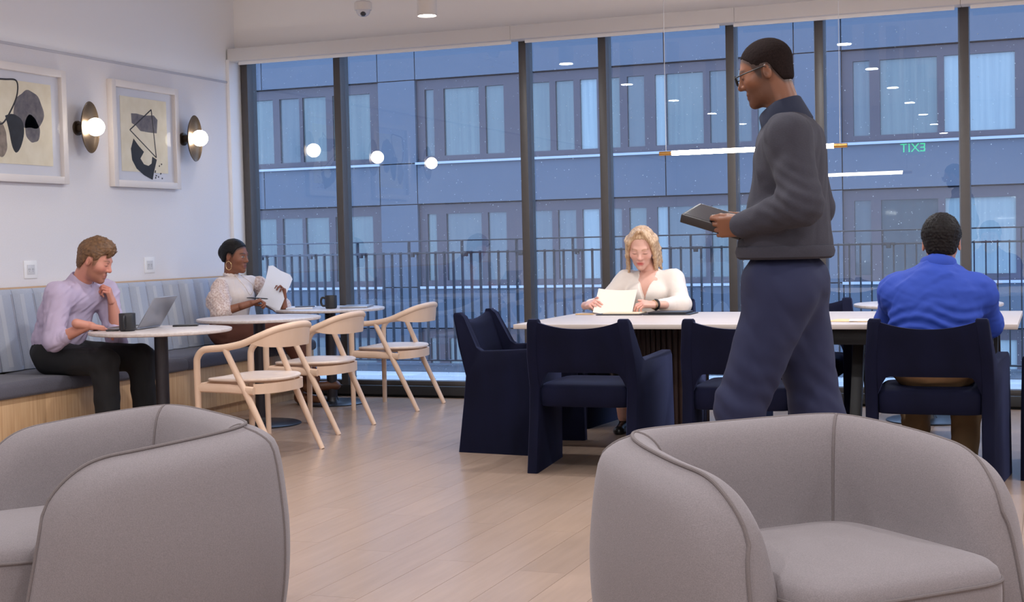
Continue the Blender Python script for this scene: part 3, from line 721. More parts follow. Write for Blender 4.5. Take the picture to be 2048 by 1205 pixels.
# ================================================================== things on the tables
M_mug = mat('black_mug', S(34, 33, 36), 0.45, var=0.1, vscale=30)
def mug(loc, rz, label, R=0.043, H=0.095):
    e = empty('mug', loc, rz, label, 'mug', 'black mugs')
    MB().lathe([(R*0.8, 0), (R*0.96, 0.006), (R, 0.02), (R*0.99, H-0.003), (R*0.965, H), (R*0.93, H-0.003), (R*0.92, 0.012), (R*0.3, 0.008)], 32).build('cup', M_mug, e)
    MB().tube(catmull([(R*0.97, 0, H*0.80), (R*1.5, 0, H*0.83), (R*1.72, 0, H*0.55), (R*1.5, 0, H*0.25), (R*0.97, 0, H*0.22)], 5), 0.0065, 8, flat=1.3).build('handle', M_mug, e)
mug((-5.065, 6.868, 0.73), -1.2, 'black mug beside the open laptop', 0.048, 0.105)
mug((-5.085, 9.40, 0.73), 3.4, 'dark mug on the table beside the window', 0.045, 0.10)
M_alu = mat('laptop_silver', S(158, 160, 168), 0.35, metal=0.55)
lp = empty('laptop', (-5.193, 7.09, 0.731), PI/2+0.17, 'open silver laptop on the near bistro table', 'laptop')
MB().bx(-0.155, 0.155, -0.11, 0.11, 0.002, 0.014).build('keyboard_base', M_alu, lp, bevel=0.004)
MB().bx(-0.13, 0.13, -0.015, 0.085, 0.0135, 0.0148).build('keys', mat('key_black', S(30, 30, 32), 0.5), lp, smooth=False)
Ms = Matrix.Rotation(math.radians(33), 3, 'X')
sm = MB().box((0, 0, 0), (0.155, 0.0035, 0.105)); sm.v = [tuple(Ms @ Vector((p[0], p[1], p[2]+0.107))+Vector((0, -0.11, 0.012))) for p in sm.v]
lid = sm.build('screen_lid', M_alu, lp, bevel=0.003)
dm = MB().box((0, 0.0038, 0), (0.146, 0.0003, 0.096)); dm.v = [tuple(Ms @ Vector((p[0], p[1], p[2]+0.107))+Vector((0, -0.11, 0.012))) for p in dm.v]
dm.build('display', mat('display_glow', S(120, 130, 145), 0.2, emit=(0.75, 0.85, 1, 1), estr=0.5), lid, smooth=False)
def slab(name, c, h, rz, m, label, cat, bev=0.002, group=None):
    o = MB().box((0, 0, h[2]), h).build(name, m, None, bevel=bev, loc=c, rot=(0, 0, rz)); return tag(o, label, cat, group)
M_blk = mat('black_plastic', S(28, 28, 31), 0.3)
slab('phone', (-4.97, 7.32, 0.7305), (0.036, 0.075, 0.005), -1.1, M_blk, 'black phone lying behind the open laptop', 'phone')
slab('phone', (-5.20, 6.90, 0.7305), (0.036, 0.070, 0.004), 0.7, M_blk, 'dark phone under the typing hand beside the mug', 'phone')
M_paper2 = mat('white_paper', S(228, 226, 230), 0.7)
slab('notebook', (-5.37, 9.45, 0.7305), (0.10, 0.14, 0.006), 0.4, M_paper2, 'white open notebook on the window side bistro table', 'notebook')
slab('phone', (-5.31, 9.40, 0.743), (0.037, 0.074, 0.004), -1.0, mat('phone_grey', S(70, 72, 84), 0.25), 'grey phone lying on the white notebook', 'phone')
slab('closed_laptop', (-4.95, 9.56, 0.7305), (0.105, 0.15, 0.008), 0.3, M_alu, 'closed silver laptop right of the dark mug', 'laptop', 0.004)
# padfolio, pencil and papers of the blonde woman
pf = empty('padfolio', (-2.37, 8.50, 0.7305), 0.02, 'open black leather padfolio in front of the blonde woman', 'folder')
M_lea = mat('black_leather', S(30, 29, 34), 0.5, bump=0.1, bscale=120)
MB().bx(-0.30, -0.004, -0.12, 0.12, 0, 0.006).build('cover', M_lea, pf, bevel=0.002); MB().bx(0.004, 0.30, -0.12, 0.12, 0, 0.006).build('cover', M_lea, pf, bevel=0.002)
MB().bx(-0.26, -0.03, -0.10, 0.10, 0.006, 0.013).build('note_pad', mat('cream_pad', S(224, 206, 176), 0.7), pf, bevel=0.001)
MB().bx(0.03, 0.27, -0.10, 0.10, 0.006, 0.018).build('pocket', M_lea, pf, bevel=0.003)
pen = MB().tube([(-0.06, 0, 0.005), (0.05, 0, 0.005), (0.066, 0, 0.005)], [0.0045, 0.0045, 0.0008], 8).build('pencil', mat('pencil_wood', S(206, 168, 118), 0.5), None, loc=(-2.755, 8.42, 0.731), rot=(0, 0, 0.02))
tag(pen, 'pale wooden pencil on the table left of the padfolio', 'pencil')
ev = empty('paper_stack', (-0.97, 7.78, 0.7305), -0.15, 'manila envelope with loose papers on the table left of the blue shirted man', 'papers')
MB().bx(-0.16, 0.10, -0.10, 0.10, 0, 0.004).build('envelope', mat('manila', S(224, 190, 140), 0.7), ev, bevel=0.001)
MB().box((0.06, 0.0, 0.0055), (0.12, 0.085, 0.0012), Matrix.Rotation(0.25, 3, 'Z')).build('sheet', M_paper2, ev, smooth=False)
# ================================================================== smooth bodies: blended distance fields turned into one skin
def vec(a): return np.asarray(a, dtype=np.float32)
def Cp(a, b, ra, rb, k=0.03, op='u'):
    a, b = vec(a), vec(b); m = max(ra, rb)
    def f(X, Y, Z):
        d = b-a; L2 = max(float(d @ d), 1e-9)
        t = np.clip(((X-a[0])*d[0]+(Y-a[1])*d[1]+(Z-a[2])*d[2])/L2, 0, 1)
        return np.sqrt((X-a[0]-t*d[0])**2+(Y-a[1]-t*d[1])**2+(Z-a[2]-t*d[2])**2)-(ra+(rb-ra)*t)
    return (f, np.minimum(a, b)-m, np.maximum(a, b)+m, k, op)
def El(c, r, R=None, k=0.03, op='u'):
    c, r = vec(c), vec(r); m = float(max(r))
    def f(X, Y, Z):
        x, y, z = X-c[0], Y-c[1], Z-c[2]
        if R is not None:
            x, y, z = R[0][0]*x+R[1][0]*y+R[2][0]*z, R[0][1]*x+R[1][1]*y+R[2][1]*z, R[0][2]*x+R[1][2]*y+R[2][2]*z
        k0 = np.sqrt((x/r[0])**2+(y/r[1])**2+(z/r[2])**2); k1 = np.sqrt((x/r[0]**2)**2+(y/r[1]**2)**2+(z/r[2]**2)**2)
        return k0*(k0-1)/np.maximum(k1, 1e-6)
    b = r if R is None else vec([m, m, m])
    return (f, c-b, c+b, k, op)
def Bx(c, h, rad, R=None, k=0.01, op='u'):
    c, h = vec(c), vec(h); m = float(np.linalg.norm(h))+rad
    def f(X, Y, Z):
        x, y, z = X-c[0], Y-c[1], Z-c[2]
        if R is not None:
            x, y, z = R[0][0]*x+R[1][0]*y+R[2][0]*z, R[0][1]*x+R[1][1]*y+R[2][1]*z, R[0][2]*x+R[1][2]*y+R[2][2]*z
        qx, qy, qz = np.abs(x)-h[0], np.abs(y)-h[1], np.abs(z)-h[2]
        return np.sqrt(np.maximum(qx, 0)**2+np.maximum(qy, 0)**2+np.maximum(qz, 0)**2)+np.minimum(np.maximum(qx, np.maximum(qy, qz)), 0)-rad
    return (f, c-m, c+m, k, op)
def chain(pts, rad, k=0.03, op='u'): return [Cp(pts[i], pts[i+1], rad[i], rad[i+1], k, op) for i in range(len(pts)-1)]
def Fn(fn, k=0.0): return (fn, None, None, k, 'i')          # intersect with fn<0 everywhere
def grow(prims, h):
    lo = np.min([p[1] for p in prims if p[1] is not None and p[4] == 'u'], axis=0)-4*h; hi = np.max([p[2] for p in prims if p[2] is not None and p[4] == 'u'], axis=0)+4*h
    n = np.ceil((hi-lo)/h).astype(int)+1
    ax = [(lo[i]+h*np.arange(n[i])).astype(np.float32) for i in range(3)]
    D = np.full(n, 0.05, np.float32)
    for f, a, b, k, op in prims:
        if a is None: s = [slice(0, n[i]) for i in range(3)]
        else:
            pad = max(k, 0.0)+3*h+(0.012 if op == 'u' else 0)
            s = [slice(max(0, int((a[i]-pad-lo[i])/h)), min(n[i], int((b[i]+pad-lo[i])/h)+2)) for i in range(3)]
        d = f(ax[0][s[0]][:, None, None], ax[1][s[1]][None, :, None], ax[2][s[2]][None, None, :])
        A = D[s[0], s[1], s[2]]
        if op == 'u':
            if k > 0: q = np.maximum(k-np.abs(A-d), 0)/k; D[s[0], s[1], s[2]] = np.minimum(A, d)-q*q*k*0.25
            else: D[s[0], s[1], s[2]] = np.minimum(A, d)
        else:
            if op == 's': d = -d
            if k > 0: q = np.maximum(k-np.abs(A-d), 0)/k; D[s[0], s[1], s[2]] = np.maximum(A, d)+q*q*k*0.25
            else: D[s[0], s[1], s[2]] = np.maximum(A, d)
    return nets(D, lo, h)
def nets(D, lo, h):
    I = D < 0
    cnt = np.zeros(np.array(D.shape)-1, np.int8)
    for a in (0, 1):
        for b in (0, 1):
            for c in (0, 1): cnt += I[a:I.shape[0]-1+a, b:I.shape[1]-1+b, c:I.shape[2]-1+c]
    act = np.argwhere((cnt > 0) & (cnt < 8))
    idx = -np.ones(cnt.shape, np.int32); idx[act[:, 0], act[:, 1], act[:, 2]] = np.arange(len(act))
    corner = {}
    for a in (0, 1):
        for b in (0, 1):
            for c in (0, 1): corner[(a, b, c)] = D[act[:, 0]+a, act[:, 1]+b, act[:, 2]+c]
    acc = np.zeros((len(act), 3), np.float64); wt = np.zeros(len(act))
    for p in corner:
        for ax_ in range(3):
            if p[ax_] == 1: continue
            q = list(p); q[ax_] = 1; q = tuple(q)
            d0, d1 = corner[p], corner[q]; cr = (d0 < 0) != (d1 < 0)
            t = np.where(cr, d0/np.where(cr, d0-d1, 1), 0)
            pos = np.tile(np.array(p, float), (len(act), 1)); pos[:, ax_] += t
            acc[cr] += pos[cr]; wt[cr] += 1
    V = lo+h*(act+acc/wt[:, None])
    F = []
    for ax_ in range(3):
        o1, o2 = [(1, 2), (2, 0), (0, 1)][ax_]
        s0 = [slice(None)]*3; s1 = [slice(None)]*3; s0[ax_] = slice(0, -1); s1[ax_] = slice(1, None)
        a_, b_ = I[tuple(s0)], I[tuple(s1)]
        e = np.argwhere(a_ != b_)
        e = e[(e[:, o1] > 0) & (e[:, o2] > 0) & (e[:, o1] < D.shape[o1]-1) & (e[:, o2] < D.shape[o2]-1)]
        def cell(d1, d2):
            c = e.copy(); c[:, o1] += d1; c[:, o2] += d2; return idx[c[:, 0], c[:, 1], c[:, 2]]
        q = np.stack([cell(-1, -1), cell(0, -1), cell(0, 0), cell(-1, 0)], 1)
        flip = ~a_[e[:, 0], e[:, 1], e[:, 2]]
        q[flip] = q[flip][:, ::-1]
        F.append(q)
    F = np.concatenate(F); F = F[(F >= 0).all(1)]
    return V, F
def smooth_mesh(V, F, it=1, lam=0.5):
    e = np.concatenate([F[:, [0, 1]], F[:, [1, 2]], F[:, [2, 3]], F[:, [3, 0]]])
    for _ in range(it):
        a = np.zeros_like(V); c = np.zeros(len(V))
        np.add.at(a, e[:, 0], V[e[:, 1]]); np.add.at(c, e[:, 0], 1); np.add.at(a, e[:, 1], V[e[:, 0]]); np.add.at(c, e[:, 1], 1)
        V = V+lam*(a/c[:, None]-V)
    return V
def vnormals(V, F):
    n = np.cross(V[F[:, 2]]-V[F[:, 0]], V[F[:, 3]]-V[F[:, 1]]); N = np.zeros_like(V)
    for i in range(4): np.add.at(N, F[:, i], n)
    return N/np.maximum(np.linalg.norm(N, axis=1), 1e-9)[:, None]
def wrinkle(V, F, amp, wl, axis=(0, 0, 1), seed=0, thr=0.0):
    """cloth folds: warped ridges whose crests run along axis"""
    r = np.random.default_rng(seed); N = vnormals(V, F); ax_ = np.array(axis, float); ax_ /= np.linalg.norm(ax_)
    s = np.zeros(len(V))
    for o in range(5):
        d = r.normal(size=3); d -= 0.82*ax_*(d @ ax_); d /= np.linalg.norm(d)
        fq = 2*PI/(wl*r.uniform(0.6, 1.6)); w_ = r.normal(size=3)/np.linalg.norm(r.normal(size=3))
        s += np.sin(V @ d*fq+1.6*np.sin(V @ w_*fq*0.45+r.uniform(0, 6))+r.uniform(0, 6))
    s = s/5*1.6
    s = np.sign(s)*np.abs(s)**1.4
    return V+N*(amp*(s-thr))[:, None]
def frame(f, up=(0, 0, 1)):
    f = np.array(f, float); f /= np.linalg.norm(f); u = np.array(up, float); u -= f*(f @ u); u /= np.linalg.norm(u)
    return np.stack([np.cross(f, u), f, u], 1)          # columns: right, forward, up
def np_mesh(name, parts, m, parent=None, cols=None):
    """parts: list of (V, F[, C]) joined in one mesh object"""
    V = np.concatenate([p[0] for p in parts]); off = 0; FF = []
    for p in parts: FF.append(p[1]+off); off += len(p[0])
    F = np.concatenate(FF)
    me = bpy.data.meshes.new(name); me.vertices.add(len(V)); me.vertices.foreach_set('co', V.astype(np.float32).ravel())
    me.loops.add(F.size); me.loops.foreach_set('vertex_index', F.astype(np.int32).ravel())
    me.polygons.add(len(F)); me.polygons.foreach_set('loop_start', np.arange(0, F.size, 4, dtype=np.int32)); me.polygons.foreach_set('loop_total', np.full(len(F), 4, np.int32))
    me.update(calc_edges=True); me.validate()
    me.shade_smooth(); me.materials.append(m)
    if len(parts[0]) > 2:
        C = np.concatenate([p[2] for p in parts]); a = me.color_attributes.new('Col', 'FLOAT_COLOR', 'POINT')
        a.data.foreach_set('color', np.concatenate([C, np.ones((len(C), 1))], 1).astype(np.float32).ravel())
    return link(name, me, parent)
def lin(c): return np.array(S(*c)[:3])
M_skin = mat('skin', (0.5, 0.3, 0.2, 1), 0.48, vcol='Col', spec=0.4)
def mixc(C, w, col): return C*(1-w[:, None])+np.array(col)*w[:, None]
def sst(x, a, b): t = np.clip((x-a)/(b-a), 0, 1); return t*t*(3-2*t)
def head(M, c, s, skin, neck, lips, brow, beard=None, female=False, h=0.0032, beard_amt=0.5, blush=None, nose=1.0, open_eye=0.5, makeup=None, stub=None):
    """head mesh; local frame: x right, y face, z up; neck = world point of the neck base"""
    nl = (M.T @ (np.array(neck)-np.array(c)))/s
    jw = 0.90 if female else 1.0
    P = [El((0, -0.014, 0.034), (0.075, 0.096, 0.083)), El((0, 0.024, -0.030), (0.063*jw**0.5, 0.066, 0.086), k=0.035), El((0, 0.030, -0.084), (0.048*jw, 0.047, 0.036), k=0.03),
         El((0, 0.074, -0.106), (0.020*jw, 0.016, 0.015), k=0.03), Cp((-0.03, 0.077, 0.014), (0.03, 0.077, 0.014), 0.013, 0.013, 0.02)]
    for sx in (-1, 1):
        P += [El((sx*0.04, 0.055, -0.028), (0.024, 0.026, 0.024), k=0.025), El((sx*0.031, 0.103, -0.001), (0.017, 0.016, 0.012), k=0.014, op='s'), El((sx*0.031, 0.0765, -0.003), (0.0145, 0.0135, 0.0115), k=0.004)]
    P += [Cp((0, 0.083, 0.010), (0, 0.103*nose, -0.030), 0.008, 0.0115, 0.012), El((0, 0.102*nose, -0.034), (0.011, 0.012, 0.009), k=0.008)]
    for sx in (-1, 1): P += [El((sx*0.0115, 0.091, -0.037), (0.008, 0.010, 0.007), k=0.008)]
    lz = -0.066
    P += [Cp((-0.016, 0.084, lz), (0.016, 0.084, lz), 0.0075, 0.0075, 0.010), Cp((-0.012, 0.084, lz-0.012), (0.012, 0.084, lz-0.012), 0.0085, 0.0085, 0.008), Cp((-0.022, 0.094, lz-0.0055), (0.022, 0.094, lz-0.0055), 0.0028, 0.0028, 0.004, 's')]
    for sx in (-1, 1):
        P += [El((sx*0.078, -0.008, -0.012), (0.008, 0.017, 0.029), frame((sx*0.25, 1, 0.1)), k=0.008), El((sx*0.086, -0.004, -0.010), (0.006, 0.009, 0.016), k=0.006, op='s')]
    P += [Cp((0, -0.030, -0.05), nl, 0.052*(0.88 if female else 1.0), 0.060*(0.85 if female else 1.0), 0.03)]
    V, F = grow(P, h)
    V = smooth_mesh(V, F, 1, 0.3)
    x, y, z = V.T; C = np.tile(lin(skin), (len(V), 1)); ax_ = np.abs(x)
    if blush: C = mixc(C, 0.5*np.exp(-((ax_-0.042)/0.02)**2-((z+0.03)/0.022)**2)*(y > 0.02), lin(blush)); C = mixc(C, 0.45*np.exp(-(x/0.014)**2-((z+0.034)/0.014)**2)*(y > 0.085), lin(blush)); C = mixc(C, 0.25*sst(ax_, 0.074, 0.08), lin(blush))
    if beard is not None:
        wb = sst(z, -0.030, -0.062)*sst(y, -0.02, 0.012)*sst(z, -0.135, -0.118)
        side = sst(y, 0.055, 0.02)*sst(z, 0.01, -0.02)*sst(y, -0.012, 0.0)*(ax_ > 0.045)
        mu = np.exp(-((z+0.053)/0.007)**2)*(ax_ < 0.028)*(y > 0.06)
        C = mixc(C, beard_amt*np.clip(np.maximum(np.maximum(wb, side), mu), 0, 1), lin(beard))
    if stub is not None:
        zl = np.interp(y, [p[0] for p in stub[1]], [p[1] for p in stub[1]])
        C = mixc(C, stub[2]*sst(z-zl, -0.014, 0.006)*sst(ax_, 0.086, 0.080), lin(stub[0]))
    wl = np.exp(-((z-lz+0.0055)/0.0105)**4)*np.exp(-(x/0.021)**4)*(y > 0.07)
    C = mixc(C, wl*0.9, lin(lips)); C = mixc(C, 0.6*np.exp(-((z-lz+0.0055)/0.0022)**2)*np.exp(-(x/0.022)**4)*(y > 0.07), lin(lips)*0.35)
    wbw = np.exp(-((z-0.017-0.006*np.sin(np.clip((ax_-0.012)/0.04, 0, 1)*PI))/0.0042)**2)*sst(ax_, 0.010, 0.016)*sst(ax_, 0.054, 0.046)*(y > 0.04)
    C = mixc(C, wbw*0.85, lin(brow))
    ez = -0.003
    we = np.exp(-((z-ez)/(0.0042+0.002*open_eye))**4)*np.exp(-((ax_-0.031)/0.0135)**4)*(y > 0.06)
    if open_eye > 0.3:
        C = mixc(C, we*0.8, lin((205, 200, 198))); C = mixc(C, np.exp(-((z-ez)/0.0055)**4)*np.exp(-((ax_-0.031)/0.006)**4)*(y > 0.06), lin((35, 28, 26)))
    wl2 = np.exp(-((z-ez-(0.0055 if open_eye > 0.3 else -0.004))/0.0022)**2)*np.exp(-((ax_-0.031)/0.0155)**4)*(y > 0.055)
    C = mixc(C, wl2*0.85, lin(makeup or (48, 34, 30)))
    return (V*s) @ M.T+np.array(c), F, C
CRAN = ((0, -0.014, 0.034), (0.075, 0.096, 0.083))
def hair(M, c, s, line, t=0.010, extra=(), h=0.0035, amp=0.002, wl=0.012, axis=(0, 1, 0), seed=1, top=0.0, cutsoft=0.006, it=1):
    ys, zs = [p[0] for p in line], [p[1] for p in line]
    P = [El(CRAN[0], tuple(r+t for r in CRAN[1])), El((0, -0.045, -0.035), (0.058+t*0.6, 0.050+t*0.6, 0.06), k=0.03)]
    if top: P.append(El((0, 0.015, 0.075+top*0.5), (0.062, 0.085, 0.045+top*0.5), k=0.02))
    P.append(Fn(lambda X, Y, Z: np.broadcast_to(np.interp(Y, ys, zs).astype(np.float32)-Z, np.broadcast_shapes(X.shape, Y.shape, Z.shape)), cutsoft))
    P += list(extra)
    V, F = grow(P, h); V = smooth_mesh(V, F, it, 0.4)
    V = wrinkle(V, F, amp, wl, axis, seed)
    return (V*s) @ M.T+np.array(c), F
def hand(M, c, s, skin, side, curl=(0.5, 0.5, 0.5, 0.5), thumb=(0.7, 0.6, -0.35), tcurl=0.4, nails=None, h=0.0026, fore=0.07, knuck=None):
    """local: wrist at origin, fingers +y, back of the hand +z, thumb +x (mirrored for the right hand)"""
    P = [Bx((0, 0.048, 0.0), (0.026, 0.034, 0.004), 0.011, k=0.012), El((0.012, 0.03, -0.006), (0.022, 0.03, 0.014), k=0.012), Cp((0, 0.012, 0), (0, -fore, 0), 0.0235, 0.0285, 0.02)]
    base = [(0.028, 0.086), (0.0095, 0.090), (-0.009, 0.087), (-0.0265, 0.079)]
    LEN = [(0.041, 0.026, 0.021), (0.045, 0.029, 0.022), (0.042, 0.027, 0.021), (0.033, 0.021, 0.019)]; tips = []
    for i in range(4):
        p = np.array([base[i][0], base[i][1], 0.002]); a = 0.0; cu = curl[i]; fan = (0.10, 0.03, -0.04, -0.12)[i]
        for j, L_ in enumerate(LEN[i]):
            a += cu*(0.9, 1.25, 0.8)[j]
            q = p+L_*np.array([math.sin(fan)*math.cos(a), math.cos(a)*math.cos(fan), -math.sin(a)])
            r0 = 0.0092-0.0008*j-(0.001 if i == 3 else 0); P.append(Cp(p, q, r0, r0-0.0009, 0.004)); p = q
        tips.append(p)
    d = np.array(thumb, float); d /= np.linalg.norm(d); p = np.array([0.022, 0.022, -0.004]); 
    for j, (L_, r0, r1) in enumerate(((0.036, 0.0135, 0.0108), (0.030, 0.0105, 0.0095), (0.025, 0.0095, 0.0078))):
        q = p+d*L_; P.append(Cp(p, q, r0, r1, 0.010 if j == 0 else 0.004)); p = q
        d = d+tcurl*np.array([-0.55, 0.5, -0.1]); d /= np.linalg.norm(d)
    tips.append(p)
    V, F = grow(P, h); V = smooth_mesh(V, F, 1, 0.3)
    C = np.tile(lin(skin), (len(V), 1))
    if knuck is not None: C = mixc(C, 0.55*sst(V[:, 1], 0.07, 0.10), lin(knuck))
    if nails is not None:
        for tp in tips: C = mixc(C, np.clip(1.4-np.linalg.norm(V-tp-np.array([0, 0.003, 0.006]), axis=1)/0.008, 0, 1), lin(nails))
    if side == 'R': V = V*np.array([-1, 1, 1]); F = F[:, ::-1]
    return (V*s) @ M.T+np.array(c), F, C
def hframe(u, n):
    """fingers along u, palm facing n"""
    u = np.array(u, float); u /= np.linalg.norm(u); z = -np.array(n, float); z -= u*(u @ z); z /= np.linalg.norm(z)
    return np.stack([np.cross(u, z), u, z], 1)
def skinpart(prims, skin, h=0.007):
    V, F = grow(prims, h); return V, F, np.tile(lin(skin), (len(V), 1))
def cloth(name, prims, m, parent, h=0.0065, amp=0.003, wl=0.06, axis=(0, 0, 1), seed=0, it=2, fn=None):
    V, F = grow(prims, h); V = smooth_mesh(V, F, it, 0.5)
    if amp: V = wrinkle(V, F, amp, wl, axis, seed)
    if fn: V = fn(V, F)
    return np_mesh(name, [(V, F)], m, parent)
def shoe(name, heel, toe, m, parent, r=0.042, boot=0.0):
    a, b = vec(heel), vec(toe); d = (b-a)/np.linalg.norm(b-a)
    P = [Cp(a+vec((0, 0, r)), b+vec((0, 0, r*0.62))-d*0.03, r*0.92, r*0.78, 0.03), El(b+vec((0, 0, r*0.5))-d*0.03, (r*0.95, r*0.95, r*0.6), k=0.02), Cp(a+vec((0, 0, r)), a+vec((0, 0, r*2+boot))+d*0.01, r*0.85, r*0.9, 0.02)]
    z0 = float(min(a[2], b[2]))
    P.append(Fn(lambda X, Y, Z: np.broadcast_to((z0+0.004)-Z, np.broadcast_shapes(X.shape, Y.shape, Z.shape)), 0.0))
    V, F = grow(P, 0.006); return np_mesh(name, [(smooth_mesh(V, F, 1, 0.4), F)], m, parent)
# ================================================================== people
LINE_M = [(-0.13, -0.085), (-0.055, -0.078), (-0.034, -0.03), (-0.016, 0.014), (0.010, 0.016), (0.018, -0.028), (0.034, -0.020), (0.046, 0.034), (0.07, 0.056), (0.11, 0.062)]
def shift(line, dz, back=0.0): return [(y, z+dz) for y, z in line]
def person(label, base):
    return empty('person', base, 0, label, 'person')
def unparent_local(root):
    """parts were made in world coordinates: keep them there"""
    for o in root.children:
        o.matrix_parent_inverse = Matrix.Translation(-root.location)
        for g_ in o.children: pass
def collar(M, c, r0, r1, hgt, m, parent, gap=0.5, drop=0.02, name='collar', point=0.03):
    """folded shirt collar round a neck; local y = front"""
    R = []; n = 36
    for i in range(n+1):
        a = gap/2+(2*PI-gap)*i/n; fr_ = max(0, math.cos(a))
        e_ = (1-min(1.0, min(i, n-i)/5.0))
        def P(r, z): return M @ np.array([r*math.sin(a), r*math.cos(a)*1.05, z])+np.array(c)
        dz = -0.022*fr_
        R.append([tuple(P(r0, -0.01+dz)), tuple(P(r0*0.98, hgt+dz)), tuple(P(r0*1.03, hgt+0.006+dz)), tuple(P(r0*1.10, hgt+dz)), tuple(P(r1, -drop+dz-point*fr_*e_-0.010*fr_)), tuple(P(r1*0.97, -drop-0.004+dz-point*fr_*e_-0.010*fr_)), tuple(P(r0*1.08, hgt-0.012+dz))])
    return MB().rings(R).build(name, m, parent, angle=60)

# ------------------------------------------------------------------ man with the laptop
def man_laptop():
    root = person('man in a lilac shirt and black trousers leaning over a laptop, chin on hand', (-5.7, 7.05, 0))
    sk = (206, 142, 122); M_sh = mat('lilac_shirt', S(188, 172, 196), 0.85, bump=0.08, bscale=260); M_tr = mat('black_trousers', S(22, 21, 24), 0.85)
    hc = (-5.405, 7.035, 1.152); Mh = frame((0.90, 0.26, -0.38)); nk = (-5.535, 7.055, 1.00)
    RS, RE, RW = (-5.56, 6.875, 0.945), (-5.545, 6.80, 0.675), (-5.325, 6.845, 0.764)
    LS, LE, LW = (-5.50, 7.25, 0.945), (-5.42, 7.235, 0.640), (-5.405, 7.185, 0.885)
    hd = head(Mh, hc, 1.04, sk, nk, (186, 112, 104), (120, 82, 56), beard=(128, 82, 58), beard_amt=0.55, blush=(206, 118, 100), open_eye=0.0, stub=((112, 80, 54), LINE_M, 0.7))
    Hr = hand(hframe((0.62, 0.72, -0.22), (0.05, 0.1, -1)), RW, 1.0, sk, 'R', (0.35, 0.4, 0.42, 0.45), knuck=(206, 128, 110), thumb=(0.5, 0.8, -0.4))
    Hl = hand(hframe((0.02, -0.42, 0.90), (-0.80, -0.45, 0.0)), LW, 0.98, sk, 'L', (1.0, 1.05, 1.1, 1.15), knuck=(210, 128, 108), thumb=(0.35, 0.9, -0.35))
    bp = [El((-5.72, 7.05, 0.60), (0.13, 0.15, 0.13))]+chain([(-5.72, 7.05, 0.6), (-5.66, 7.05, 0.80), (-5.54, 7.05, 1.0)], [0.10, 0.09, 0.055], 0.06)
    bp += chain([RS, RE, RW], [0.05, 0.041, 0.027])+chain([LS, LE, LW], [0.05, 0.041, 0.027])
    bp += chain([(-5.70, 6.95, 0.55), (-5.26, 6.89, 0.53), (-5.24, 6.89, 0.10)], [0.075, 0.055, 0.04])+chain([(-5.70, 7.15, 0.55), (-5.22, 7.19, 0.53), (-5.20, 7.19, 0.10)], [0.075, 0.055, 0.04])
    np_mesh('body', [hd, Hr, Hl, skinpart(bp, sk)], M_skin, root)
    # shirt with rolled sleeves
    sp = [El((-5.715, 7.05, 0.665), (0.145, 0.17, 0.13)), El((-5.66, 7.055, 0.80), (0.145, 0.185, 0.17), k=0.06), El((-5.60, 7.06, 0.915), (0.125, 0.185, 0.11), k=0.06)]
    sp += [Cp(RS, LS, 0.068, 0.068, 0.06), Cp((-5.56, 7.05, 0.97), (-5.535, 7.05, 1.01), 0.085, 0.066, 0.04)]
    sp += chain([RS, RE], [0.076, 0.064], 0.04)+[Cp(RE, np.array(RE)*0.72+np.array(RW)*0.28, 0.065, 0.052, 0.015), Cp(LS, LE, 0.074, 0.062, 0.04), Cp(LE, np.array(LE)*0.68+np.array(LW)*0.32, 0.062, 0.05, 0.015)]
    sp += [Fn(lambda X, Y, Z: np.broadcast_to(0.563-Z, np.broadcast_shapes(X.shape, Y.shape, Z.shape)), 0.01)]
    cloth('shirt', sp, M_sh, root, amp=0.0045, wl=0.075, axis=(0.35, 0.25, 1), seed=4)
    collar(frame((0.86, -0.1, -0.42), (0.45, 0, 0.85)), (-5.53, 7.05, 1.005), 0.066, 0.092, 0.045, M_sh, root, gap=0.35, drop=0.015, point=0.05)
    for f_, e_, w_ in ((0.25, RE, RW), (0.29, LE, LW)):
        e_, w_ = np.array(e_), np.array(w_); d_ = (w_-e_)/np.linalg.norm(w_-e_)
        MB().tube([tuple(e_+(w_-e_)*f_-d_*0.03), tuple(e_+(w_-e_)*f_), tuple(e_+(w_-e_)*f_+d_*0.012)], [0.058, 0.0555, 0.050], 20).build('rolled_cuff', M_sh, root)
    # placket
    tp = [El((-5.715, 7.05, 0.60), (0.152, 0.178, 0.115)), Cp((-5.70, 6.955, 0.555), (-5.25, 6.89, 0.540), 0.100, 0.082, 0.05), Cp((-5.25, 6.89, 0.540), (-5.235, 6.885, 0.07), 0.082, 0.066, 0.03),
          Cp((-5.70, 7.15, 0.555), (-5.21, 7.19, 0.545), 0.10, 0.082, 0.05), Cp((-5.21, 7.19, 0.545), (-5.19, 7.19, 0.07), 0.082, 0.066, 0.03), Fn(lambda X, Y, Z: np.broadcast_to(np.maximum(0.047-Z, Z-0.655+0*X), np.broadcast_shapes(X.shape, Y.shape, Z.shape)), 0.006)]
    cloth('trousers', tp, M_tr, root, h=0.008, amp=0.004, wl=0.09, axis=(1, 0, 0.6), seed=9)
    for y in (6.885, 7.19): shoe('shoe', (-5.25, y, 0.0), (-5.02, y, 0.0), M_blk, root)
    M_hair = mat('brown_hair', S(128, 92, 60), 0.55, var=0.35, vscale=60, color2=S(84, 58, 38))
    ex_ = []
    r = random.Random(3)
    for i in range(46):                                   # tousled tufts on top
        x_ = r.uniform(-0.055, 0.055); y_ = r.uniform(-0.05, 0.085); z_ = 0.034+0.092*math.sqrt(max(0.05, 1-(x_/0.085)**2-((y_+0.014)/0.106)**2))
        f_ = (y_+0.05)/0.135
        ex_.append(Cp((x_, y_, z_-0.006), (x_+r.uniform(-0.012, 0.012), y_+0.010+0.014*f_, z_+0.010+0.012*f_+r.uniform(0, 0.008)), 0.0085, 0.003, 0.006))
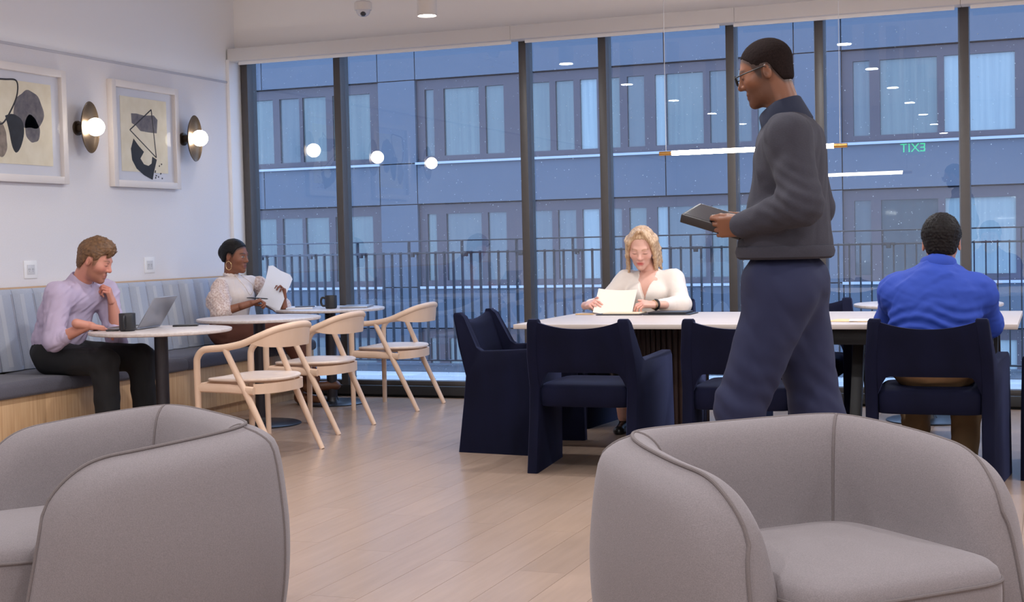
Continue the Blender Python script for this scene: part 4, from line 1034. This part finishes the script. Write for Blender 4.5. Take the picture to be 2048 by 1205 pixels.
    np_mesh('hair', [hair(Mh, hc, 1.04, shift(LINE_M, 0.004), t=0.007, extra=ex_, top=0.02, amp=0.0016, wl=0.011, seed=3)], M_hair, root)
    MB().tube(catmull([tuple((np.array(Hl[0]).mean(0))+np.array((0.012*math.cos(a), 0.012*math.sin(a), 0.004))) for a in np.linspace(0, 2*PI, 8, endpoint=False)], 3, True), 0.0016, 6, closed=True).build('ring', mat('ring_grey', S(90, 90, 95), 0.3, metal=0.8), root)
    unparent_local(root)
man_laptop()

# ------------------------------------------------------------------ woman on the bench with papers
def woman_bench():
    root = person('woman with black hair and hoop earrings in a cream blouse reading papers on the bench', (-5.75, 9.08, 0))
    sk = (138, 88, 66); M_bl = mat('cream_blouse', S(226, 212, 206), 0.85, bump=0.05, bscale=300); M_lace = mat('dotted_sleeve', S(196, 168, 158), 0.85, var=0.2, vscale=90, color2=S(226, 208, 200), detail=0.0)
    M_tr = mat('rust_trousers', S(96, 54, 40), 0.85); M_bt = mat('brown_boot', S(104, 64, 42), 0.45)
    hc = (-5.715, 9.085, 1.148); Mh = frame((0.96, 0.02, -0.10)); nk = (-5.765, 9.10, 0.975)
    RS, RE, RW = (-5.755, 8.90, 0.915), (-5.655, 8.765, 0.735), (-5.475, 8.885, 0.795)
    LS, LE, LW = (-5.66, 9.29, 0.925), (-5.52, 9.42, 0.755), (-5.425, 9.275, 0.815)
    hd = head(Mh, hc, 1.03, sk, nk, (128, 72, 66), (38, 26, 22), female=True, blush=(152, 92, 68), open_eye=0.5, nose=0.985, stub=((22, 18, 18), [(-0.13, -0.06), (-0.05, -0.06), (-0.034, -0.024), (-0.016, 0.010), (0.008, 0.008), (0.018, -0.014), (0.028, 0.004), (0.046, 0.040), (0.062, 0.054), (0.078, 0.068), (0.11, 0.076)], 0.8))
    Hr = hand(hframe((0.62, 0.72, 0.25), (0.35, 0.1, -1)), RW, 0.92, sk, 'R', (0.75, 0.9, 1.0, 1.05), thumb=(0.35, 0.9, -0.45), knuck=(150, 92, 68))
    Hl = hand(hframe((0.10, -0.30, 0.95), (-0.25, -0.95, -0.1)), LW, 0.92, sk, 'L', (0.7, 0.75, 0.8, 0.85), thumb=(0.5, 0.8, -0.5), nails=(74, 24, 40), knuck=(120, 70, 54))
    bp = [El((-5.80, 9.10, 0.58), (0.12, 0.16, 0.12))]+chain([(-5.80, 9.1, 0.6), (-5.78, 9.1, 0.80), (-5.765, 9.1, 0.98)], [0.09, 0.09, 0.045], 0.06)
    bp += chain([RS, RE, RW], [0.042, 0.036, 0.025])+chain([LS, LE, LW], [0.045, 0.040, 0.025])
    bp += chain([(-5.75, 9.03, 0.55), (-5.32, 9.15, 0.56), (-5.24, 9.42, 0.12)], [0.07, 0.05, 0.035])+chain([(-5.75, 9.20, 0.55), (-5.28, 9.30, 0.53), (-5.38, 9.46, 0.10)], [0.07, 0.05, 0.035])
    np_mesh('body', [hd, Hr, Hl, skinpart(bp, sk)], M_skin, root)
    bl = [El((-5.795, 9.10, 0.64), (0.135, 0.165, 0.13)), El((-5.775, 9.10, 0.78), (0.135, 0.165, 0.14), k=0.06), El((-5.73, 9.105, 0.845), (0.13, 0.15, 0.085), k=0.05), Cp((-5.755, 8.945, 0.935), (-5.69, 9.26, 0.94), 0.055, 0.055, 0.05), Cp((-5.77, 9.10, 0.95), (-5.755, 9.095, 1.005), 0.062, 0.049, 0.03)]
    bl += [Fn(lambda X, Y, Z: np.broadcast_to(0.56-Z, np.broadcast_shapes(X.shape, Y.shape, Z.shape)), 0.01)]
    cloth('blouse', bl, M_bl, root, amp=0.003, wl=0.07, axis=(0.2, 0, 1), seed=2)
    for S_, E_, W_ in ((RS, RE, RW), (LS, LE, LW)):
        S_, E_, W_ = np.array(S_), np.array(E_), np.array(W_)
        sp = [Cp(S_+np.array((0.02, 0, 0.0)), S_*0.45+E_*0.55, 0.062, 0.082, 0.05), Cp(S_*0.45+E_*0.55, E_, 0.082, 0.062, 0.04), Cp(E_, E_*0.80+W_*0.20, 0.062, 0.050, 0.03)]
        cloth('puff_sleeve', sp, M_lace, root, amp=0.005, wl=0.05, axis=tuple(E_-S_), seed=5)
    # ruffled neck band
    rp_ = [(0.053*math.cos(a)+0.004*math.cos(9*a)-5.757, 0.053*math.sin(a)+0.004*math.sin(9*a)+9.096, 1.004+0.004*math.sin(11*a)+0.012*(-math.cos(a))*0.5) for a in np.linspace(0, 2*PI, 60, endpoint=False)]
    MB().tube(rp_, 0.008, 6, closed=True, flat=1.4).build('neck_ruffle', M_bl, root)
    tp = [El((-5.80, 9.10, 0.585), (0.145, 0.185, 0.115)), Cp((-5.76, 9.02, 0.55), (-5.33, 9.14, 0.575), 0.105, 0.080, 0.05), Cp((-5.33, 9.14, 0.575), (-5.255, 9.385, 0.20), 0.080, 0.058, 0.03), Cp((-5.76, 9.20, 0.55), (-5.30, 9.29, 0.535), 0.105, 0.080, 0.05), Cp((-5.30, 9.29, 0.535), (-5.38, 9.44, 0.16), 0.078, 0.058, 0.03)]
    cloth('trousers', tp, M_tr, root, h=0.008, amp=0.004, wl=0.09, axis=(1, 0.3, 0.5), seed=12)
    shoe('boot', (-5.30, 9.40, 0.085), (-5.10, 9.52, 0.115), M_bt, root, r=0.045, boot=0.06); shoe('boot', (-5.40, 9.44, 0.0), (-5.19, 9.44, 0.0), M_bt, root, r=0.045, boot=0.06)
    M_hair = mat('black_hair', S(17, 15, 17), 0.55, var=0.3, vscale=60, spec=0.25)
    lw = [(-0.13, -0.06), (-0.05, -0.055), (-0.034, -0.02), (-0.016, 0.016), (0.008, 0.014), (0.018, -0.008), (0.028, 0.010), (0.046, 0.046), (0.062, 0.060), (0.078, 0.074), (0.11, 0.082)]
    np_mesh('hair', [hair(Mh, hc, 1.03, lw, t=0.0055, extra=[El((0, -0.102, 0.012), (0.040, 0.030, 0.042), k=0.03)], amp=0.0012, wl=0.010, seed=7, cutsoft=0.018)], M_hair, root)
    e_ = Mh @ np.array((0.083, 0.004, -0.072))*1.03+np.array(hc)
    Ri = [tuple(e_+Mh @ np.array((0.004*math.sin(a), 0.024*math.cos(a), 0.032*math.sin(a)))) for a in np.linspace(0, 2*PI, 28, endpoint=False)]
    MB().tube(Ri, 0.0026, 6, closed=True).build('hoop_earring', mat('gold', S(220, 190, 140), 0.25, metal=0.9), root)
    nkc = catmull([(-5.705, 9.055, 1.0), (-5.615, 9.04, 0.92), (-5.595, 9.09, 0.85), (-5.60, 9.14, 0.92), (-5.70, 9.13, 1.0)], 6)
    MB().tube(nkc, 0.0012, 5).build('necklace', mat('gold', S(220, 190, 140)), root)
    bw = np.array(LW)+np.array((0, 0.005, 0.0))
    MB().tube([tuple(bw+np.array((0.027*math.cos(a), 0.024*math.sin(a), 0.004*math.cos(a)))) for a in np.linspace(0, 2*PI, 20, endpoint=False)], 0.004, 6, closed=True).build('bracelet', mat('gold', S(220, 190, 140)), root)
    unparent_local(root)
    # papers and pen in her hands
    pr = empty('held_papers', (-5.44, 9.18, 0.875), 0, 'sheaf of white papers held up by the woman on the bench', 'papers')
    for i, dr in enumerate((-0.07, 0.0, 0.06, 0.12)):
        R_ = frame((0.83, -0.55, 0.0), (0.16, 0.42, 0.9)); X_, N_, Z_ = R_[:, 0], R_[:, 1], R_[:, 2]
        V = []
        for a in range(5):
            for b in range(6):
                u = (a/4-0.5)*0.20; v = (b/5-0.42)*0.285
                u2, v2 = u*math.cos(dr)-v*math.sin(dr), u*math.sin(dr)+v*math.cos(dr)
                V.append(X_*u2+Z_*v2-N_*(0.022*(v/0.14)**2+0.0022*i)+N_*0.006*u/0.1)
        mb = MB(); R1 = [[tuple(V[a*6+b]) for b in range(6)] for a in range(5)]
        rows = []
        for row in R1: rows.append(row+[tuple(np.array(p)+N_*0.0006) for p in row[::-1]])
        mb.rings(rows).build('sheet', M_paper2, pr)
    MB_ = MB().tube([(0, 0, 0), (0.03, 0.022, -0.002), (0.118, 0.085, -0.012), (0.126, 0.091, -0.013)], [0.003, 0.0048, 0.0045, 0.001], 8).build('pen', M_blk, None, loc=(-5.50, 8.885, 0.838))
    tag(MB_, 'black pen in the hand of the woman on the bench', 'pen')
woman_bench()

# ------------------------------------------------------------------ blonde woman at the long table
def woman_table():
    root = person('blonde woman in a cream V-neck sweater reading a sheet at the long table', (-2.47, 8.9, 0))
    sk = (222, 172, 154); M_sw = mat('cream_knit', S(228, 216, 206), 0.9, bump=0.08, bscale=200)
    hc = (-2.500, 8.86, 1.150); Mh = frame((0.12, -0.90, -0.40), (0.03, 0, 1)); nk = (-2.475, 8.955, 0.975)
    LS, LE, LW = (-2.315, 8.96, 0.930), (-2.225, 8.80, 0.775), (-2.345, 8.60, 0.785)
    RS, RE, RW = (-2.635, 8.96, 0.930), (-2.760, 8.84, 0.775), (-2.800, 8.64, 0.785)
    hd = head(Mh, hc, 1.07, sk, nk, (206, 92, 88), (170, 122, 92), female=True, blush=(232, 160, 142), open_eye=0.0, makeup=(110, 76, 64))
    Hr = hand(hframe((0.55, -0.70, 0.12), (0.45, 0.35, -0.75)), RW, 0.92, sk, 'R', (0.55, 0.6, 0.65, 0.7), knuck=(226, 160, 146), thumb=(0.5, 0.8, 0.2))
    Hl = hand(hframe((-0.80, -0.45, 0.05), (-0.1, 0.35, -0.9)), LW, 0.92, sk, 'L', (0.55, 0.6, 0.7, 0.8), knuck=(226, 160, 146), thumb=(0.5, 0.8, 0.15))
    bp = [El((-2.47, 8.93, 0.58), (0.16, 0.12, 0.12))]+chain([(-2.47, 8.95, 0.6), (-2.47, 8.96, 0.80), (-2.475, 8.955, 0.98)], [0.09, 0.09, 0.045], 0.06)
    bp += [El((-2.47, 8.925, 0.89), (0.105, 0.078, 0.09), k=0.05), Cp(RS, LS, 0.042, 0.042, 0.05)]
    bp += chain([RS, RE, RW], [0.043, 0.038, 0.024])+chain([LS, LE, LW], [0.043, 0.038, 0.024])
    bp += chain([(-2.56, 8.9, 0.55), (-2.57, 8.47, 0.53), (-2.52, 8.44, 0.09)], [0.075, 0.055, 0.036])+chain([(-2.38, 8.9, 0.55), (-2.38, 8.47, 0.53), (-2.42, 8.42, 0.09)], [0.075, 0.055, 0.036])
    np_mesh('body', [hd, Hr, Hl, skinpart(bp, sk, 0.006)], M_skin, root)
    sw = [El((-2.47, 8.935, 0.64), (0.155, 0.125, 0.13)), El((-2.47, 8.945, 0.78), (0.155, 0.125, 0.15), k=0.05), El((-2.47, 8.905, 0.845), (0.150, 0.115, 0.085), k=0.05), Cp(RS, LS, 0.064, 0.064, 0.05), Cp((-2.475, 8.96, 0.955), (-2.475, 8.975, 1.0), 0.085, 0.05, 0.04)]
    sw += chain([RS, RE, np.array(RE)*0.12+np.array(RW)*0.88], [0.070, 0.060, 0.036], 0.03)+chain([LS, LE, np.array(LE)*0.25+np.array(LW)*0.75], [0.070, 0.060, 0.038], 0.03)
    def vneck(X, Y, Z):                                    # deep V opening at the front
        wdt = np.maximum(0.0, (Z-0.790)*0.29)
        inside = np.maximum(np.abs(X+2.474)-wdt, np.maximum(Y-8.95, 0.790-Z))
        return -inside
    sw += [Fn(lambda X, Y, Z: np.broadcast_to(vneck(X, Y, Z), np.broadcast_shapes(X.shape, Y.shape, Z.shape)), 0.006), Fn(lambda X, Y, Z: np.broadcast_to(np.maximum(0.55-Z, Z-1.005+0*X), np.broadcast_shapes(X.shape, Y.shape, Z.shape)), 0.006)]
    cloth('sweater', sw, M_sw, root, h=0.006, amp=0.0018, wl=0.06, axis=(0.5, 0, 1), seed=21)
    tp = [El((-2.47, 8.92, 0.57), (0.18, 0.14, 0.11)), Cp((-2.57, 8.9, 0.55), (-2.575, 8.47, 0.545), 0.098, 0.078, 0.05), Cp((-2.37, 8.9, 0.55), (-2.375, 8.47, 0.545), 0.098, 0.078, 0.05), Cp((-2.575, 8.47, 0.545), (-2.52, 8.44, 0.22), 0.078, 0.05, 0.03), Cp((-2.375, 8.47, 0.545), (-2.42, 8.42, 0.22), 0.078, 0.05, 0.03)]
    cloth('trousers', tp, M_blk, root, h=0.009, amp=0.002, wl=0.1, seed=2)
    shoe('shoe', (-2.52, 8.47, 0), (-2.50, 8.25, 0), M_blk, root, r=0.036); shoe('shoe', (-2.42, 8.45, 0), (-2.42, 8.23, 0), M_blk, root, r=0.036)
    M_hair = mat('blonde_hair', S(222, 190, 154), 0.5, var=0.3, vscale=70, stretch=(1, 1, 0.25), color2=S(168, 128, 92))
    ex_ = []
    r = random.Random(11)
    for sx in (-1, 1):                                     # curtains of hair from a parting to the shoulders
        for i in range(11):
            t = i/10; y0 = 0.050-0.125*t
            top = (sx*0.012, y0*0.85+0.012, 0.122-0.02*t)
            mid = (sx*(0.070+0.018*math.sin(t*PI)), y0+0.004, 0.045)
            low = (sx*(0.084+0.010*t), y0-0.016, -0.050); end = (sx*(0.076+0.030*t+r.uniform(-0.01, 0.01)), y0-0.015-0.02*t, -0.15-r.uniform(0, 0.03))
            if i < 2: end = (sx*(0.080+r.uniform(-0.004, 0.004)), y0-0.03, -0.135)
            ex_ += chain([top, mid, low, end], [0.011, 0.013, 0.013, 0.007], 0.008)
    ln = [(-0.13, -0.15), (-0.03, -0.13), (0.0, 0.012), (0.03, 0.040), (0.055, 0.070), (0.08, 0.090), (0.12, 0.10)]
    np_mesh('hair', [hair(Mh, hc, 1.07, ln, t=0.010, extra=ex_, cutsoft=0.015, amp=0.0022, wl=0.014, axis=(0, 0.2, 1), seed=8)], M_hair, root)
    for W_, k_, m_ in ((LW, 0.012, mat('gold', S(220, 190, 140))), (LW, -0.006, mat('watch_black', S(26, 26, 28), 0.4))):
        W_ = np.array(W_); E_ = np.array(LE); d_ = (W_-E_)/np.linalg.norm(W_-E_); a1 = np.cross(d_, (0, 0, 1)); a1 /= np.linalg.norm(a1); a2 = np.cross(d_, a1)
        c_ = W_+d_*k_; rr_ = 0.029 if k_ > 0 else 0.030
        MB().tube([tuple(c_+rr_*(a1*math.cos(a)+a2*math.sin(a))) for a in np.linspace(0, 2*PI, 22, endpoint=False)], 0.0022 if k_ > 0 else 0.0075, 6, closed=True).build('bracelet' if k_ > 0 else 'wristwatch', m_, root)
    ea = Mh @ np.array((0.082, -0.004, -0.045))*1.07+np.array(hc)
    unparent_local(root)
    # sheet she reads
    R_ = frame((0.05, -0.72, 0.55), (0.0, 0.6, 0.75)); mb = MB(); rows = []
    for a in range(7):
        u = (a/6-0.5)*0.255; row = []
        for b in range(5):
            v = (b/4-0.5)*0.20; p = R_[:, 0]*u+R_[:, 2]*v+R_[:, 1]*(0.018*(u/0.14)**2-0.01*(v/0.1))
            row.append(p)
        rows.append([tuple(p) for p in row]+[tuple(p+R_[:, 1]*0.0006) for p in row[::-1]])
    sh = mb.rings(rows).build('paper_sheet', mat('cream_paper_sheet', S(232, 222, 208), 0.7), None, loc=(-2.605, 8.60, 0.802))
    tag(sh, 'cream sheet of paper held in both hands by the blonde woman', 'paper')
woman_table()

# ------------------------------------------------------------------ man in the blue shirt, from behind
def man_blue():
    root = person('man with short black hair in a bright blue shirt seated with his back to us', (-0.53, 7.0, 0))
    sk = (176, 120, 96); M_sh = mat('royal_blue_shirt', S(30, 62, 158), 0.8, bump=0.06, bscale=260); M_tr = mat('khaki_trousers', S(150, 120, 88), 0.85)
    hc = (-0.507, 7.17, 1.152); Mh = frame((-0.05, 0.97, -0.16)); nk = (-0.520, 7.085, 1.00)
    LS, LE, LW = (-0.715, 7.10, 0.908), (-0.770, 7.27, 0.755), (-0.62, 7.60, 0.772)
    RS, RE, RW = (-0.335, 7.10, 0.902), (-0.300, 7.27, 0.745), (-0.42, 7.60, 0.772)
    hd = head(Mh, hc, 1.08, sk, nk, (150, 90, 80), (30, 24, 22), blush=(190, 112, 90), stub=((40, 30, 28), LINE_M, 0.7))
    hs = [hand(hframe((0.4, 0.9, -0.05), (0, 0, -1)), LW, 1.0, sk, 'L', (0.3,)*4), hand(hframe((-0.4, 0.9, -0.05), (0, 0, -1)), RW, 1.0, sk, 'R', (0.3,)*4)]
    bp = [El((-0.53, 7.0, 0.58), (0.13, 0.10, 0.09))]+chain([(-0.53, 7.0, 0.6), (-0.53, 7.03, 0.80), (-0.52, 7.085, 1.0)], [0.09, 0.09, 0.055], 0.06)
    bp += chain([RS, RE, RW], [0.05, 0.042, 0.027])+chain([LS, LE, LW], [0.05, 0.042, 0.027])
    bp += chain([(-0.63, 7.05, 0.55), (-0.66, 7.46, 0.53), (-0.66, 7.42, 0.1)], [0.08, 0.058, 0.04])+chain([(-0.43, 7.05, 0.55), (-0.40, 7.46, 0.53), (-0.42, 7.38, 0.1)], [0.08, 0.058, 0.04])
    np_mesh('body', [hd]+hs+[skinpart(bp, sk, 0.008)], M_skin, root)
    sp = [El((-0.53, 7.0, 0.64), (0.205, 0.145, 0.13)), El((-0.53, 7.02, 0.78), (0.215, 0.150, 0.17), k=0.06), El((-0.53, 7.045, 0.90), (0.225, 0.135, 0.115), k=0.06), Cp(RS, LS, 0.078, 0.078, 0.06), Cp((-0.525, 7.07, 0.975), (-0.518, 7.095, 1.035), 0.11, 0.07, 0.07), Cp((-0.522, 7.085, 0.99), (-0.66, 7.09, 0.935), 0.07, 0.07, 0.05), Cp((-0.522, 7.085, 0.99), (-0.385, 7.09, 0.93), 0.07, 0.07, 0.05)]
    sp += chain([RS, RE, RW], [0.080, 0.066, 0.040], 0.05)+chain([LS, LE, LW], [0.080, 0.066, 0.040], 0.05)
    sp += [Fn(lambda X, Y, Z: np.broadcast_to(0.56-Z, np.broadcast_shapes(X.shape, Y.shape, Z.shape)), 0.01)]
    def folds(V, F):
        N = vnormals(V, F); low = sst(V[:, 2], 0.90, 0.78); x_ = V[:, 0]+0.53
        q = np.sin((V[:, 2]*1.0+0.25*np.abs(x_)**1.2+0.03*np.sin(x_*14))*2*PI/0.052)
        return V+N*(0.0055*low*q*sst(V[:, 1], 7.12, 7.0))[:, None]
    cloth('shirt', sp, M_sh, root, h=0.007, amp=0.0030, wl=0.09, axis=(1, 0, 0.35), seed=31, fn=folds)
    collar(frame((0.05, 1, -0.3), (0, 0.3, 1)), (-0.517, 7.095, 1.03), 0.076, 0.094, 0.036, M_sh, root, gap=0.5, drop=0.012)
    tp = [El((-0.53, 6.985, 0.585), (0.205, 0.155, 0.12)), Cp((-0.63, 7.03, 0.555), (-0.66, 7.46, 0.545), 0.105, 0.085, 0.05), Cp((-0.66, 7.46, 0.545), (-0.66, 7.42, 0.08), 0.085, 0.066, 0.03), Cp((-0.43, 7.03, 0.555), (-0.40, 7.46, 0.545), 0.105, 0.085, 0.05), Cp((-0.40, 7.46, 0.545), (-0.42, 7.38, 0.08), 0.085, 0.066, 0.03), Fn(lambda X, Y, Z: np.broadcast_to(np.maximum(0.05-Z, Z-0.64+0*X), np.broadcast_shapes(X.shape, Y.shape, Z.shape)), 0.006)]
    cloth('trousers', tp, M_tr, root, h=0.008, amp=0.004, wl=0.09, axis=(1, 0, 0.3), seed=40)
    shoe('shoe', (-0.66, 7.40, 0), (-0.68, 7.64, 0), M_blk, root); shoe('shoe', (-0.42, 7.36, 0), (-0.40, 7.60, 0), M_blk, root)
    ln = [(-0.13, -0.075), (-0.055, -0.068), (-0.034, -0.03), (-0.016, 0.014), (0.012, 0.016), (0.02, -0.02), (0.046, 0.034), (0.07, 0.056), (0.11, 0.062)]
    M_hair = mat('very_dark_hair', S(20, 15, 15), 0.65, var=0.3, vscale=70, spec=0.2)
    np_mesh('hair', [hair(Mh, hc, 1.08, ln, t=0.012, top=0.012, amp=0.0026, wl=0.014, axis=(0, 0.3, 1), seed=17)], M_hair, root)
    unparent_local(root)
man_blue()

# ------------------------------------------------------------------ walking man
def man_walking():
    root = person('man in glasses and a charcoal sweater walking left with a tablet', (-0.88, 5.0, 0))
    sk = (120, 75, 52); M_sw = mat('charcoal_knit', S(50, 48, 58), 0.9, var=0.10, vscale=140, stretch=(1, 1, 3), bump=0.15, bscale=160, bstretch=(1, 1, 3)); M_tr = mat('navy_trousers', S(26, 30, 62), 0.85)
    M_nv = mat('navy_collar', S(26, 32, 54), 0.85)
    hc = (-0.945, 5.0, 1.785); Mh = frame((-0.95, -0.12, -0.28)); nk = (-0.868, 5.0, 1.615)
    LS, LE, LW = (-0.835, 4.815, 1.535), (-0.782, 4.74, 1.305), (-1.000, 4.84, 1.240)
    RS, RE, RW = (-0.855, 5.185, 1.535), (-0.82, 5.26, 1.30), (-1.02, 5.12, 1.245)
    hd = head(Mh, hc, 0.95, sk, nk, (112, 66, 58), (30, 22, 20), beard=(44, 32, 28), beard_amt=0.45, blush=(138, 86, 60), h=0.003, open_eye=0.3, stub=((36, 27, 25), [(-0.13, -0.070), (-0.055, -0.065), (-0.034, -0.03), (-0.016, 0.010), (0.010, 0.012), (0.018, -0.024), (0.030, -0.014), (0.046, 0.030), (0.068, 0.056), (0.11, 0.064)], 0.85))
    Hl = hand(hframe((-0.96, 0.22, -0.05), (0.1, 0.95, 0.15)), LW, 1.0, sk, 'L', (0.55, 0.6, 0.65, 0.7), thumb=(0.35, 0.92, -0.1), knuck=(120, 76, 54))
    Hr = hand(hframe((-0.92, -0.30, 0.0), (-0.1, -0.95, 0.1)), RW, 1.0, sk, 'R', (0.5,)*4, thumb=(0.35, 0.92, -0.1))
    bp = chain([(-0.88, 5, 1.02), (-0.88, 5, 1.2), (-0.865, 5, 1.45), nk], [0.10, 0.10, 0.085, 0.055], 0.06)+chain([LS, LE, LW], [0.05, 0.043, 0.028])+chain([RS, RE, RW], [0.05, 0.043, 0.028])
    bp += chain([(-0.89, 4.91, 0.98), (-1.03, 4.885, 0.56), (-1.02, 4.88, 0.10)], [0.085, 0.06, 0.04])+chain([(-0.88, 5.09, 0.98), (-0.80, 5.10, 0.55), (-0.60, 5.10, 0.17)], [0.085, 0.06, 0.04])
    np_mesh('body', [hd, Hl, Hr, skinpart(bp, sk, 0.008)], M_skin, root)
    sp = [El((-0.862, 5.0, 1.44), (0.128, 0.195, 0.19)), El((-0.875, 5.0, 1.25), (0.145, 0.180, 0.17), k=0.07), El((-0.885, 5.0, 1.16), (0.158, 0.182, 0.10), k=0.05), Cp(LS, RS, 0.072, 0.072, 0.06), Cp((-0.865, 5.0, 1.56), (-0.872, 5.0, 1.615), 0.095, 0.068, 0.04)]
    sp += [Cp(LS, LE, 0.076, 0.070, 0.04), Cp(LE, LW, 0.070, 0.045, 0.03), Cp(RS, RE, 0.076, 0.070, 0.04), Cp(RE, RW, 0.070, 0.045, 0.03)]
    sp += [Fn(lambda X, Y, Z: np.broadcast_to(1.125-Z, np.broadcast_shapes(X.shape, Y.shape, Z.shape)), 0.008)]
    def elbow(V, F):
        N = vnormals(V, F); d_ = np.linalg.norm(V-np.array((-0.82, 4.72, 1.32)), axis=1)
        q = np.sin((V[:, 0]*0.5+V[:, 2])*2*PI/0.045+np.sin(V[:, 0]*30))
        return V+N*(0.003*np.exp(-(d_/0.11)**2)*q)[:, None]
    cloth('sweater', sp, M_sw, root, h=0.0065, amp=0.0035, wl=0.10, axis=(0.3, 0, 1), seed=51, fn=elbow)
    MB().tube([(-0.885+0.158*math.cos(a), 5.0+0.182*math.sin(a), 1.145) for a in np.linspace(0, 2*PI, 40, endpoint=False)], 0.016, 8, closed=True, flat=1.6).build('ribbed_hem', M_sw, root)
    collar(frame((-0.93, -0.03, -0.3), (-0.3, 0, 0.95)), (-0.880, 5.0, 1.605), 0.070, 0.094, 0.062, M_nv, root, gap=0.55, drop=0.02, point=0.06)
    tp = [El((-0.885, 5.0, 1.04), (0.155, 0.180, 0.12)), Cp((-0.89, 4.915, 0.98), (-1.03, 4.885, 0.60), 0.118, 0.086, 0.06), Cp((-1.03, 4.885, 0.60), (-1.01, 4.88, 0.09), 0.086, 0.074, 0.03), Cp((-0.87, 5.09, 0.98), (-0.80, 5.10, 0.58), 0.118, 0.088, 0.06), Cp((-0.80, 5.10, 0.58), (-0.62, 5.10, 0.19), 0.095, 0.080, 0.03)]
    tp += [Fn(lambda X, Y, Z: np.broadcast_to(np.maximum(0.06-Z, Z-1.14+0*X), np.broadcast_shapes(X.shape, Y.shape, Z.shape)), 0.006)]
    def knee(V, F):
        N = vnormals(V, F); d_ = np.abs(V[:, 2]-0.62)
        q = np.sin((V[:, 2]+0.5*V[:, 0]+0.02*np.sin(V[:, 1]*40))*2*PI/0.075)
        return V+N*(0.002*np.exp(-(d_/0.16)**2)*q)[:, None]
    cloth('trousers', tp, M_tr, root, h=0.008, amp=0.0045, wl=0.12, axis=(-0.5, 0.2, 1), seed=62, fn=knee)
    shoe('shoe', (-0.98, 4.88, 0.0), (-1.24, 4.87, 0.0), M_blk, root); shoe('shoe', (-0.56, 5.10, 0.09), (-0.78, 5.10, 0.0), M_blk, root)
    ln = [(-0.13, -0.065), (-0.055, -0.06), (-0.034, -0.02), (-0.016, 0.014), (0.010, 0.016), (0.018, -0.020), (0.030, -0.01), (0.046, 0.034), (0.068, 0.060), (0.11, 0.068)]
    np_mesh('hair', [hair(Mh, hc, 0.95, ln, t=0.0025, amp=0.0004, wl=0.01, seed=19, h=0.003, cutsoft=0.016)], mat('cropped_hair', S(33, 25, 24), 0.9, var=0.3, vscale=220, spec=0.08), root)
    # glasses
    def G(p): return tuple(Mh @ (np.array(p)*0.95)+np.array(hc))
    M_gl = mat('glasses_black', S(16, 14, 16), 0.6)
    gl_ = MB()
    for sx in (-1, 1):
        lens = [G((sx*0.033+0.024*math.cos(a), 0.112+0.0, -0.004+0.019*math.sin(a)*(0.95))) for a in np.linspace(0, 2*PI, 20, endpoint=False)]
        gl_.tube(lens, 0.0022, 6, closed=True)
        gl_.tube([G((sx*0.057, 0.110, 0.004)), G((sx*0.075, 0.08, 0.006)), G((sx*0.082, 0.0, 0.010)), G((sx*0.080, -0.02, -0.004))], 0.0022, 6)
    gl_.tube([G((-0.010, 0.113, 0.0)), G((0, 0.115, 0.003)), G((0.010, 0.113, 0.0))], 0.0018, 6)
    go = gl_.build('glasses', M_gl, root)
    lm = MB()
    for sx in (-1, 1): lm.rings([[G((sx*0.033+0.022*math.cos(a)*q, 0.112+o_, -0.004+0.0165*math.sin(a)*q)) for a in np.linspace(0, 2*PI, 16, endpoint=False)] for q, o_ in ((1, -0.0006), (1, 0.0006))])
    lens = lm.build('lenses', M_glass, go)
    unparent_local(root)
    tb = empty('tablet', (-1.11, 4.955, 1.258), 0, 'dark tablet in both hands of the walking man', 'tablet')
    Rt = Matrix(tuple(tuple(r) for r in frame((-0.95, 0.10, 0.30), (-0.12, -0.22, 0.95))))
    MB().box((0, 0, 0), (0.085, 0.115, 0.016), Rt).build('case', mat('tablet_case', S(44, 38, 38), 0.5), tb, bevel=0.004)
    MB().box(tuple(Rt @ Vector((0, 0, 0.0162))), (0.077, 0.106, 0.0006), Rt).build('screen', mat('tablet_glass', S(30, 30, 36), 0.12), tb, smooth=False)
man_walking()
